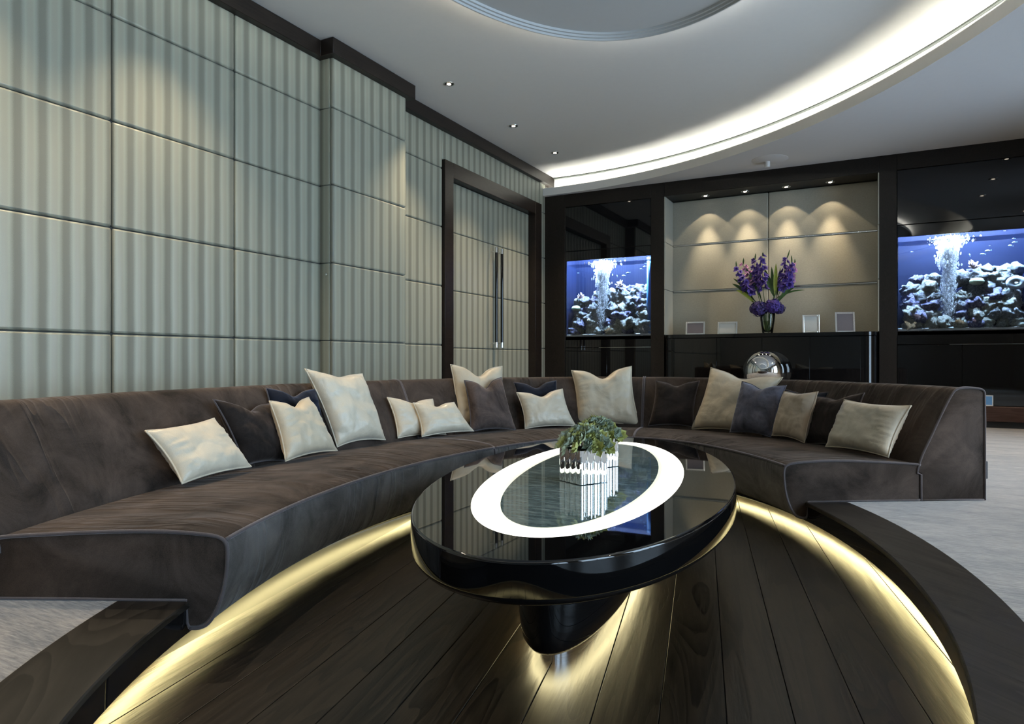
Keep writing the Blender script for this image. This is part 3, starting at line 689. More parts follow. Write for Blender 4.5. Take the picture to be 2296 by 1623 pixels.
# ================================================================ CUSHIONS
def cushion(tl, tr, br, bl, s, lean, mat, label, chop=0.12, thick=0.075, pinch=0.10, seed=0, pipe=None):
    m0 = (on_z(bl, 0.225) + on_z(br, 0.225))/2
    best = None
    for i in range(720):
        t = i*pi/360; d = (sof(t, 0.55, 0.225) - m0).length
        if best is None or d < best[0]: best = (d, t)
    t = best[1]; Nn = oval_normal(t)
    o = sof(t, s, 0.232); le = radians(lean); pn = -Nn*cos(le) + UP*sin(le)
    Q = [on_plane(p, o, pn) for p in (bl, br, tr, tl)]
    lowest = min(q.z for q in Q[:2])
    ctr = (Q[0]+Q[1])/2; base = Vector((ctr.x, ctr.y, 0.23))
    root = empty('throw_cushion', base, label, 'cushion', 'throw cushions on the curved sofa')
    rnd = random.Random(seed)
    def surf(a, bb, side):
        # a, bb in -1..1
        ka = a*(1 - pinch*(1-bb*bb)*abs(a)**3); kb = bb*(1 - pinch*(1-a*a)*abs(bb)**3)
        dip = chop*exp(-(a/0.34)**2)*max(0, (bb+0.15)/1.15)**2.2
        kb -= dip*1.55
        x, y = (ka+1)/2, (kb+1)/2
        p = (Q[0]*(1-x) + Q[1]*x)*(1-y) + (Q[3]*(1-x) + Q[2]*x)*y
        w = ((1-a**4)*(1-bb**4))**0.62
        w *= 1 - 0.55*min(1, dip*6)*1.0*abs(max(0, bb))
        wr = 0.14*noise.noise(Vector((a*2.2+seed*3.1, bb*2.2, side*2.0))) + 0.05*noise.noise(Vector((a*7+seed, bb*3, 5)))
        ed = max(abs(a), abs(bb)); al_ = bb if abs(a) > abs(bb) else a
        wr += 0.13*max(0.0, 1-5*abs(noise.noise(Vector((al_*5+seed*2, ed*1.2, seed)))))*max(0.0, (ed-0.35)/0.65)*(1-ed**8)
        wr -= 0.05*max(0.0, 1-7*abs(noise.noise(Vector((a*1.6+seed*5, bb*1.6+a*.8, 7.0)))))
        fold = 0.05*max(0, noise.noise(Vector((a*1.5+seed, bb*9+seed, 2.0))))*(abs(a)**2)
        return p + pn*(side*thick*w*(1 + wr - fold*3))
    b = MB(); nn = 41
    b.grid(nn, nn, lambda x, y: surf(2*x-1, 2*y-1, 1)); b.grid(nn, nn, lambda x, y: surf(2*x-1, 2*y-1, -1))
    ob = b.build('cushion_cover', M[mat], root, smooth=True)
    bm = bmesh.new(); bm.from_mesh(ob.data); bmesh.ops.remove_doubles(bm, verts=bm.verts, dist=0.0006); bmesh.ops.recalc_face_normals(bm, faces=bm.faces); bm.to_mesh(ob.data); bm.free()
    path = []
    for e in range(4):
        for i in range(20):
            f = -1 + 2*i/20
            a, bb = ((f, -1), (1, f), (-f, 1), (-1, -f))[e]; path.append(surf(a, bb, 0))
    b = MB(); b.tube(path, 0.0048, 7, loop=True); b.build('piping', M[pipe or mat], ob, smooth=True)
    return root
CUSH = [
 ((326,966),(480,938),(563,1046),(408,1084),.50,38,'pale','pale champagne silk cushion slumped flat at the near end of the sofa',0.0,.06),
 ((478,896),(610,905),(650,1034),(548,1044),.62,20,'dark_brown','chocolate velvet cushion between two cream cushions near the sofa end',0.16,.07),
 ((596,870),(708,872),(735,990),(615,1005),.68,15,'navy','ink velvet cushion peeking out behind the small cream cushion',0.14,.06),
 ((604,899),(692,891),(756,1010),(640,1034),.50,22,'cream','small cream cushion with a notched top, leaning before an ink cushion',0.15,.065),
 ((684,827),(812,838),(864,986),(756,1002),.62,20,'pale','largest pale silk cushion rising above the long section backrest',0.05,.085),
 ((868,891),(970,895),(1000,974),(892,982),.62,22,'pale','small pale cushion half hidden behind its twin at the seat joint',0.12,.055),
 ((926,903),(1018,902),(1062,966),(946,979),.50,24,'pale','small pale cushion lying in front of its twin',0.14,.06),
 ((1010,817),(1126,821),(1140,955),(1022,965),.66,18,'cream','tall cream cushion behind the mauve velvet one, below the door',0.18,.07),
 ((1041,853),(1124,846),(1157,964),(1055,968),.52,20,'mauve','mauve brown velvet cushion in front of the tall cream one',0.19,.07),
 ((1152,857),(1247,853),(1262,945),(1160,955),.68,18,'navy','ink velvet cushion behind the low pale cushion on the middle section',0.16,.06),
 ((1158,880),(1261,872),(1291,955),(1177,961),.52,22,'pale','low pale cushion in front of an ink cushion on the middle section',0.17,.06),
 ((1281,830),(1416,821),(1437,957),(1292,950),.66,16,'cream','big cream cushion with deep notch standing behind the planters',0.19,.085),
 ((1471,854),(1568,854),(1554,957),(1453,955),.64,18,'dark_brown','nearly black velvet cushion standing alone beside the section joint',0.10,.07),
 ((1594,824),(1755,846),(1690,972),(1548,963),.66,18,'cream','large cream cushion below the chrome ball',0.10,.085),
 ((1664,855),(1763,864),(1728,980),(1636,969),.50,20,'slate','slate blue velvet cushion leaning on the large cream one',0.10,.08),
 ((1758,877),(1834,878),(1804,993),(1731,976),.50,20,'tan','plain tan cushion next to the slate blue velvet one',0.02,.07),
 ((1826,889),(1938,881),(1905,1005),(1808,996),.62,18,'dark_brown','dark velvet cushion tucked behind the pale cushion at the free sofa end',0.08,.06),
 ((1893,896),(2043,910),(1992,1025),(1851,1001),.50,24,'pale','pale silk cushion at the free sofa end by the carpet',0.0,.075),
 ((1762,874),(1858,879),(1835,985),(1750,975),.70,16,'navy','ink velvet cushion mostly hidden behind the tan one',0.08,.05),
]
for i, c in enumerate(CUSH):
    cushion(*c[:4], c[4], c[5], c[6], c[7], chop=c[8], thick=c[9], seed=i*1.7+1, pipe='piping' if c[6] in ('navy', 'dark_brown', 'mauve') else None)

# ================================================================ COFFEE TABLE
TC = (-0.493, 3.15); TZ = 0.28
def el(t, a, b_, z, du=0.0): return pit(TC[0]+du + a*cos(t), TC[1] + b_*sin(t), z)
def eloft(secs, n=128, du=0.0, closed=False):
    b = MB(); b.loft([[el(2*pi*i/n, a, c, z, du) for a, c, z in secs] for i in range(n)], closed=closed, loop=True); return b
table = empty('coffee_table', pit(TC[0], TC[1], PIT), 'oval black lacquer coffee table with a glowing ring and stone inlay', 'table')
TA, TB = 0.637, 1.45
b = eloft([(0.417, 1.211, TZ-0.02), (0.417, 1.211, TZ), (TA-0.008, TB-0.008, TZ), (TA-0.0045, TB-0.0045, TZ-0.001), (TA-0.0015, TB-0.0015, TZ-0.004), (TA, TB, TZ-0.008), (TA, TB, TZ-0.0095), (TA+0.0008, TB+0.0008, TZ-0.05), (TA+0.0015, TB+0.0015, TZ-0.098), (TA+0.0015, TB+0.0015, TZ-0.100), (TA+0.0005, TB+0.0005, TZ-0.105), (TA-0.002, TB-0.002, TZ-0.110), (TA-0.008, TB-0.008, TZ-0.116), (TA-0.022, TB-0.022, TZ-0.122), (TA-0.05, TB-0.05, TZ-0.127), (TA-0.13, TB-0.13, TZ-0.132), (0.15, 0.9, TZ-0.144)])
tt_ = b.build('tabletop', M['table_black'], table, angle=60)
for p in tt_.data.polygons:
    if p.normal.z > 0.995: p.use_smooth = False
eloft([(0.316, 1.098, TZ-0.012), (0.316, 1.098, TZ-0.001), (0.4165, 1.2105, TZ-0.001), (0.4165, 1.2105, TZ-0.012)], closed=True).build('light_ring', M['ring_light'], table, angle=40, label='glowing white ring set in the tabletop')
eloft([(0.300, 1.082, TZ-0.006), (0.300, 1.082, TZ-0.002), (0.3155, 1.0975, TZ-0.001), (0.3155, 1.0975, TZ-0.006)], closed=True).build('glass_edge', M['ring_edge'], table, angle=40, label='pale greenish edge of the glass')
b = MB(); n = 128; b.prism([el(2*pi*i/n, 0.3003, 1.0823, TZ-0.010) for i in range(n)], (0, 0, 0.008)); b.build('stone_inlay', M['inlay'], table, label='blue grey veined stone under glass')
b = eloft([(0.10, 0.8, -0.085), (0.19, 1.12, -0.085), (0.212, 1.165, -0.080), (0.222, 1.182, -0.065), (0.232, 1.195, 0.0), (0.244, 1.205, 0.146)], du=0.045); b.build('pedestal', M['table_black'], table, angle=50)
b = eloft([(0.150, 1.07, PIT), (0.150, 1.07, -0.084)], du=0.045); b.build('plinth', M['chrome'], table, angle=50, label='recessed chrome plinth')
eloft([(0.165, 1.087, -0.093), (0.180, 1.104, -0.093), (0.180, 1.104, -0.0865), (0.165, 1.087, -0.0865)], closed=True, du=0.045).build('plinth_light', M['plinth_led'], table, label='warm strip light under the pedestal')

# ================================================================ PLANTERS
def rosette_mesh(name, mat, seed, n=22, R=0.040):
    rnd = random.Random(seed); b = MB()
    for i in range(n):
        ph = i*2.39996 + rnd.uniform(-.3, .3); f = (i+0.5)/n; el_ = radians(80 - 75*f + rnd.uniform(-12, 12)); L = R*(0.55+0.6*f)*rnd.uniform(.8, 1.2); w = L*0.36
        d = Vector((cos(ph)*cos(el_), sin(ph)*cos(el_), sin(el_))); s = Vector((-sin(ph), cos(ph), 0)); q = d.cross(s)
        p0 = d*L*0.1; p1 = d*L*0.6; p2 = d*L + q*L*0.10
        b.add([p0, p1+s*w+q*w*.35, p2, p1-s*w+q*w*.35, p1-q*w*.25], [(0, 1, 4), (1, 2, 4), (2, 3, 4), (3, 0, 4)])
    return b.mesh(name, mat)
RES = [rosette_mesh('rosette', M[k], i) for i, k in enumerate(('suc_a', 'suc_b', 'suc_c', 'suc_a', 'suc_b', 'suc_c'))]
def planter(fc, side, h, ang, label, seed, dome):
    d1 = Vector((cos(ang), sin(ang), 0)); d2 = Vector((cos(ang+pi/2), sin(ang+pi/2), 0)); fc = Vector((fc[0], fc[1], TZ))
    c = fc + (d1+d2)*side/2
    root = empty('mirrored_planter', c, label, 'planter', 'mirrored planters on the coffee table')
    b = MB(); e = 0.006
    q = [fc+d1*e+d2*e, fc+d1*(side-e)+d2*e, fc+d1*(side-e)+d2*(side-e), fc+d1*e+d2*(side-e)]
    b.prism([p + UP*0.001 for p in q], (0, 0, h-0.012)); b.build('planter_body', M['mirror'], root)
    b = MB(); b.prism([c+(p-c)*0.92 + UP*(h-0.011) for p in q], (0, 0, 0.004)); b.build('soil', M['soil'], root)
    # mirrored strips, four to a side
    k = 4; w = (side)/k; prof = [(0, 0.0), (0.002, 0.0035), (w*0.28, 0.0062), (w*0.5, 0.0068), (w*0.72, 0.0062), (w-0.002, 0.0035), (w, 0.0)]
    for o0, dd, nn in ((fc, d1, -d2), (fc+d1*side, d2, d1), (fc+(d1+d2)*side, -d1, d2), (fc+d2*side, -d2, -d1)):
        for j in range(k):
            b = MB(); st = o0 + dd*(w*j) - nn*0.006
            b.prism([st + dd*(x*0.97+0.015*w) + nn*y + UP*0.001 for x, y in prof], (0, 0, h)); b.build('mirror_strip', M['mirror'], root, angle=25)
    rnd = random.Random(seed); m = 0
    for i in range(40):
        f = (i+0.5)/40; rr_ = sqrt(f)*(side*0.66); ph = i*2.39996
        x, y = rr_*cos(ph), rr_*sin(ph); z = h - 0.006 + dome*(1-(rr_/(side*0.70))**2)
        out = Vector((x, y, 0.05)); yaw_, tilt = ph, (rr_/(side*0.6))*radians(62)
        rot = Matrix.Rotation(yaw_, 4, 'Z') @ Matrix.Rotation(tilt, 4, 'Y') @ Matrix.Rotation(rnd.uniform(0, 6), 4, 'Z')
        sc = rnd.uniform(.75, 1.15)
        o = inst('succulent_rosette', RES[(i*7+seed) % 6], root, (d1.x*x+d2.x*y, d1.y*x+d2.y*y, z), rot.to_euler(), (sc, sc, sc))
    return root
planter((-1.068, 2.629), 0.150, 0.140, radians(61), 'square mirrored planter of grey green succulents, the front one of two', 1, 0.085)
planter((-1.170, 3.065), 0.150, 0.140, radians(61), 'square mirrored planter of olive succulents standing behind the other planter', 4, 0.085)

# ================================================================ CABINET IN THE NICHE
CZ = 1.15
def cab_outline(x0, x1, yf, r, z, k=8):
    pts = [Vector((x1, YB+0.44, z)), Vector((x0, YB+0.44, z)), Vector((x0, yf+r, z))]
    pts += [Vector((x0+r-r*cos(a), yf+r-r*sin(a), z)) for a in [pi/2*i/k for i in range(1, k+1)]]
    pts += [Vector((x1-r+r*sin(a), yf+r-r*cos(a), z)) for a in [pi/2*i/k for i in range(0, k)]]
    pts.append(Vector((x1, yf+r, z))); return pts
cab = empty('sideboard', (-1.29, 9.85, 0), 'black lacquer sideboard with rounded corners filling the niche', 'sideboard')
b = MB(); b.prism(cab_outline(-2.63, 0.05, 9.575, 0.15, 0.06), (0, 0, CZ-0.06-0.055)); b.build('carcass', M['gloss_black'], cab, angle=30)
b = MB(); b.prism(cab_outline(-2.632, 0.052, 9.560, 0.155, CZ-0.05), (0, 0, 0.05)); b.build('cabinet_top', M['gloss_black'], cab, bevel=0.003, seg=1)
b = MB(); b.prism(cab_outline(-2.60, 0.02, 9.61, 0.15, 0.0), (0, 0, 0.058)); b.build('base', M['matt_black'], cab)
xs = [-2.47, -1.885, -1.30, -0.715, -0.13]
for x0, x1 in zip(xs[:-1], xs[1:]):
    b = MB(); b.box((x0+0.002, 9.558, 0.085), (x1-0.002, 9.574, CZ-0.06)); b.build('cabinet_door', M['gloss_black'], cab, bevel=0.002, seg=1)

# picture frames on the sideboard
def picture_frame(p0, p1, y, photo, yaw, label):
    a = on_y(p0, y); c = on_y(p1, y); w = abs(c.x-a.x); h = a.z-CZ
    root = empty('picture_frame', ((a.x+c.x)/2, y, CZ), label, 'picture frame', 'picture frames on the sideboard')
    root.rotation_euler = (radians(-9), 0, yaw)
    t = 0.024
    def part(nm, boxes, mat, bv=0.0):
        m = MB()
        for lo, hi in boxes: m.box(lo, hi)
        me = m.mesh(nm, M[mat]); o = inst(nm, me, root)
        if bv:
            md = o.modifiers.new('edge', 'BEVEL'); md.width = bv; md.segments = 2
        return o
    part('frame_border', [((-w/2, 0, 0.002), (-w/2+t, 0.016, h)), ((w/2-t, 0, 0.002), (w/2, 0.016, h)), ((-w/2+t, 0, 0.002), (w/2-t, 0.016, t)), ((-w/2+t, 0, h-t), (w/2-t, 0.016, h))], 'silver', 0.003)
    part('photo', [((-w/2+t, 0.006, t), (w/2-t, 0.012, h-t))], photo)
    m = MB(); m.prism([(-0.025, 0.017, h*0.7), (0.025, 0.017, h*0.7), (0.03, 0.017, 0.0), (-0.03, 0.017, 0.0)], (0, 0.004, 0)); o = inst('easel_leg', m.mesh('easel_leg', M['matt_black']), root)
picture_frame((1537, 721), (1580, 750), 9.78, 'photo_dark', radians(4), 'small landscape silver frame with a dull mauve print')
picture_frame((1608, 721), (1653, 750), 9.78, 'photo_light', radians(0), 'small landscape silver frame with a pale blank print')
picture_frame((1799, 705), (1838, 746), 9.80, 'photo_light', radians(10), 'upright silver frame with a pale print beside the flowers')
picture_frame((1873, 699), (1919, 746), 9.80, 'photo_dark', radians(14), 'largest upright silver frame with a dark grey print')

# ================================================================ VASE AND FLOWERS
VY = 9.80; vb = on_y((1721, 745), VY); VX = vb.x
vase = empty('vase', (VX, VY, CZ), 'clear glass vase holding tall purple flowers', 'vase')
b = MB(); pr = [(0.0, 0.002), (0.062, 0.0), (0.070, 0.02), (0.080, 0.09), (0.094, 0.19), (0.098, 0.25), (0.092, 0.30), (0.088, 0.30), (0.093, 0.25), (0.089, 0.19), (0.075, 0.09), (0.064, 0.025), (0.0, 0.022)]
b.lathe(pr, (VX, VY, CZ+0.001), 32, cap=False); b.build('vase_glass', M['glass'], vase, smooth=True)
b = MB(); b.lathe([(0.0, 0.024), (0.062, 0.026), (0.073, 0.09), (0.084, 0.17), (0.0, 0.171)], (VX, VY, CZ+0.001), 24, cap=False); b.build('vase_water', see_through('vase_water', (0.72, 0.78, 0.60), 0, 1.2), vase, smooth=True)
def bloom_mesh(name, mat, seed, R=0.064):
    rnd = random.Random(seed); b = MB()
    for i in range(6):
        ph = i*pi/3 + rnd.uniform(-.2, .2); e = radians(rnd.uniform(18, 50)); L = R*rnd.uniform(.85, 1.15); w = L*0.48
        d = Vector((cos(ph)*cos(e), sin(ph)*cos(e), sin(e))); s = Vector((-sin(ph), cos(ph), 0)); q = d.cross(s)
        b.add([Vector((0, 0, -R*.25)), d*L*.55+s*w-q*w*.2, d*L-q*L*.25, d*L*.55-s*w-q*w*.2, d*L*.5+q*w*.15], [(0, 1, 4), (1, 2, 4), (2, 3, 4), (3, 0, 4)])
    return b.mesh(name, mat)
BL = {k: [bloom_mesh('bloom', M[k], s) for s in (1, 2, 3)] for k in ('petal_purple', 'petal_pink')}
def leaf_strip(b, p0, p1, w, bend):
    p0 = Vector(p0); p1 = Vector(p1); d = p1-p0; side = d.cross(Vector((0, 1, 0.2))).normalized(); n = 8; L = []; R_ = []; Cc = []
    for i in range(n+1):
        f = i/n; c = p0 + d*f + Vector(bend)*sin(pi*f); ww = w*(sin(pi*(0.08+0.92*f))**0.8 if f < 1 else 0.0)
        L.append(c+side*ww); R_.append(c-side*ww); Cc.append(c+Vector((0, 1, 0))*ww*0.5)
    b.loft([[L[i], Cc[i], R_[i]] for i in range(n+1)], closed=False)
def gladiolus(tip, top, low, y, kind, label, seed, nb=12):
    rnd = random.Random(seed); T = on_y(tip, y); A_ = on_y(top, y); B_ = on_y(low, y); base = Vector((VX+rnd.uniform(-.03, .03), VY+rnd.uniform(-.03, .03), CZ+0.03))
    root = empty('gladiolus', base, label, 'flower', 'purple gladioli in the vase')
    neck = Vector((VX + (B_.x-VX)*0.35, VY+(y-VY)*0.4, CZ+0.31))
    path = smooth_profile([tuple(base), tuple(neck), tuple(B_), tuple(A_), tuple(T)], 6, False)
    b = MB(); b.tube(path, [0.006*(1-0.75*i/(len(path)-1)) for i in range(len(path))], 7); b.build('flower_stem', M['stem'], root, smooth=True)
    b = MB(); leaf_strip(b, A_, T + Vector((0, 0, 0.015)), 0.009, (0.004, 0, 0)); b.build('bud', M['leaf'], root, smooth=True)
    for i in range(nb):
        f = i/(nb-1); p = B_ + (A_-B_)*f; sc = 1.12-0.5*f; ph = i*2.4+seed
        p = p + Vector((cos(ph)*0.032*sc, -abs(sin(ph))*0.022-0.004, 0))
        inst('bloom', BL[kind][i % 3], root, p - base, (radians(60)+rnd.uniform(-.3, .3), rnd.uniform(-.5, .5), cos(ph)*1.0+rnd.uniform(-.4, .4)), (sc, sc, sc))
    return root
gladiolus((1650, 587), (1651, 603), (1680, 655), 9.77, 'petal_purple', 'violet gladiolus arching outward to the aquarium side', 1, 13)
gladiolus((1667, 580), (1666, 594), (1690, 632), 9.84, 'petal_pink', 'lilac pink gladiolus behind the violet arching one', 2, 9)
gladiolus((1694, 570), (1692, 584), (1698, 640), 9.82, 'petal_purple', 'upright violet gladiolus with a green tip, left of centre', 3, 12)
gladiolus((1711, 568), (1709, 574), (1711, 650), 9.75, 'petal_purple', 'tallest violet gladiolus standing upright over the vase', 4, 15)
gladiolus((1771, 561), (1763, 582), (1751, 646), 9.80, 'petal_purple', 'violet gladiolus with the highest pointed green tip', 5, 13)
gladiolus((1774, 574), (1775, 594), (1762, 640), 9.74, 'petal_purple', 'violet gladiolus leaning toward the upright frames', 6, 12)
gladiolus((1782, 582), (1781, 596), (1767, 628), 9.86, 'petal_pink', 'lilac pink gladiolus behind the leaning violet one', 7, 8)
for i, (p0, p1, y, w, mt, lab) in enumerate([
    ((1690, 672), (1641, 636), 9.78, 0.026, 'leaf', 'broad green leaf reaching out level with the panel seam'),
    ((1688, 668), (1644, 624), 9.84, 0.022, 'leaf', 'narrow dark leaf above the broad one'),
    ((1692, 680), (1650, 650), 9.74, 0.022, 'leaf_yellow', 'yellow edged leaf drooping at the outer side'),
    ((1706, 668), (1672, 600), 9.79, 0.024, 'leaf', 'tall green leaf between the violet and lilac flowers'),
    ((1736, 664), (1714, 602), 9.77, 0.034, 'leaf', 'wide bright green leaf in the middle gap'),
    ((1738, 662), (1740, 590), 9.75, 0.026, 'leaf_yellow', 'upright leaf with yellow tip in the middle gap'),
    ((1735, 664), (1730, 597), 9.83, 0.024, 'leaf', 'green leaf behind the yellow tipped one'),
    ((1742, 662), (1750, 600), 9.82, 0.022, 'leaf', 'dark leaf hugging the leaning violet flower'),
    ((1738, 682), (1786, 640), 9.78, 0.024, 'leaf', 'green leaf bending out toward the upright frames'),
    ((1742, 668), (1806, 650), 9.80, 0.012, 'leaf', 'thin wispy leaf tip reaching furthest out')]):
    a = on_y(p0, y); c = on_y(p1, y); base = Vector((VX, VY, CZ+0.05))
    root = empty('flower_leaf', base, lab, 'leaf', 'leaves in the vase')
    b = MB(); leaf_strip(b, a, c, w, (0, -0.01, 0.03 if abs(p1[0]-p0[0]) > 30 else 0.0)); b.build('leaf_blade', M[mt], root, smooth=True)
    b = MB(); b.tube(smooth_profile([tuple(base), (VX+(a.x-VX)*0.4, VY, CZ+0.29), tuple(a), tuple(a+(c-a)*0.15)], 5, False), 0.004, 6); b.build('leaf_stem', M['stem'], root, smooth=True)
def hydrangea(px, r, y, mat, label, seed):
    c = on_y(px, y); rnd = random.Random(seed); base = Vector((VX, VY, CZ+0.05))
    root = empty('hydrangea', base, label, 'flower', 'hydrangea heads at the vase rim')
    b = MB()
    for i in range(150):
        z = 1-2*(i+0.5)/150; rr_ = sqrt(1-z*z); ph = i*2.39996; d = Vector((rr_*cos(ph), rr_*sin(ph), z*0.82)); p = c + d*r*rnd.uniform(.78, 1.1)
        s = d.cross(Vector((0.3, 0.2, 1))).normalized(); q = d.cross(s).normalized(); k = r*rnd.uniform(.18, .27); a0 = rnd.uniform(0, 2)
        for j in range(4):
            aa = a0+j*pi/2; e = s*cos(aa)+q*sin(aa); f = s*cos(aa+.8)+q*sin(aa+.8); g = s*cos(aa-.8)+q*sin(aa-.8)
            b.add([p, p+f*k*.7+d*k*.2, p+e*k+d*k*.1, p+g*k*.7+d*k*.2], [(0, 1, 2, 3)])
    b.build('flower_head', M[mat], root)
    b = MB(); b.tube([tuple(base), (VX+(c.x-VX)*.3, VY-0.02, CZ+0.25), tuple(c)], 0.005, 6); b.build('flower_stem', M['stem'], root, smooth=True)
hydrangea((1702, 692), 0.115, 9.73, 'petal_indigo', 'dark indigo hydrangea head hanging over the vase rim', 1)
hydrangea((1733, 686), 0.105, 9.72, 'petal_purple', 'purple hydrangea head over the middle of the vase rim', 2)
hydrangea((1746, 692), 0.080, 9.76, 'petal_indigo', 'small indigo hydrangea head beside the purple one', 3)

# ================================================================ AQUARIUMS
def rock_mesh(name, mat, seed):
    bm = bmesh.new(); bmesh.ops.create_icosphere(bm, subdivisions=3, radius=1.0); off = Vector((seed*7.3, seed*2.1, 1.7))
    for v in bm.verts:
        d = v.co.normalized(); n1 = noise.fractal(d*1.3+off, 1.0, 2.0, 3); n2 = abs(noise.noise(d*3.6+off)); n3 = noise.noise(d*8+off)
        v.co = d*(1 + 0.45*n1 - 0.42*n2 + 0.22*n3); v.co.z *= 0.95
    me = bpy.data.meshes.new(name); bm.to_mesh(me); bm.free(); me.materials.append(mat)
    for p in me.polygons: p.use_smooth = True
    return me
ROCKS = {k: [rock_mesh('reef_rock', M[k], s+i*3) for s in (1, 2, 3, 4)] for i, k in enumerate(('rock_a', 'rock_b', 'rock_c'))}
WORDS = {'rock_a': 'craggy grey', 'rock_b': 'craggy violet', 'rock_c': 'rounded cream'}
ORD = 'first second third fourth fifth sixth seventh eighth ninth tenth'.split(); ORDROW = ['bottom row', 'second row', 'third row', 'fourth row', 'fifth row', 'sixth row', 'top row']
def bubbles_mesh(h, seed):
    rnd = random.Random(seed); b = MB()
    ico = bmesh.new(); bmesh.ops.create_icosphere(ico, subdivisions=1, radius=1.0); iv = [v.co.copy() for v in ico.verts]; ifc = [tuple(v.index for v in f.verts) for f in ico.faces]; ico.free()
    for i in range(5200):
        f = rnd.random()**0.75 if i % 3 else rnd.random(); z = h*f
        w = 0.085 + 0.05*max(0, f-0.62)/0.38 + (0.10*((f-0.9)/0.1) if f > 0.9 else 0)
        x = rnd.gauss(0, 0.42)*w; y = rnd.gauss(0, 0.42)*w; r = rnd.uniform(.004, .0105)*(0.6+0.8*f)
        k = rnd.uniform(1.0, 2.8); x += 0.012*sin(f*14)
        b.add([(x+v.x*r, y+v.y*r, z+v.z*r*k) for v in iv], ifc)
    return b.mesh('bubbles', M['bubble'], smooth=True)
BUB = bubbles_mesh(1.08, 5)
def fish_mesh():
    b = MB(); rings = []
    for i in range(9):
        f = i/8; x = -0.5+f; h = 0.20*sin(pi*min(1, f*1.02))**0.8*(1 if f < 0.75 else 0.6)+0.012; rings.append([Vector((x, cos(a)*h*0.4, sin(a)*h)) for a in [2*pi*j/8 for j in range(8)]])
    b.loft(rings, caps=True); return b.mesh('fish_body', M['fish'], smooth=True)
def fin_mesh():
    b = MB(); b.prism([(0.46, 0, 0), (0.72, 0, 0.17), (0.66, 0, 0), (0.72, 0, -0.17)], (0, 0.012, 0)); b.prism([(-0.15, 0, 0.17), (0.15, 0, 0.28), (0.22, 0, 0.12)], (0, 0.012, 0)); return b.mesh('fish_fin', M['fish'])
FISH, FIN = fish_mesh(), fin_mesh()
FW = ['small pale fish just above the coral', 'slim fish higher above the coral', 'tiny upright fish beside the bubbles', 'lowest of three corner fish', 'middle one of three corner fish', 'tiny top one of three corner fish', 'tiny lone fish']
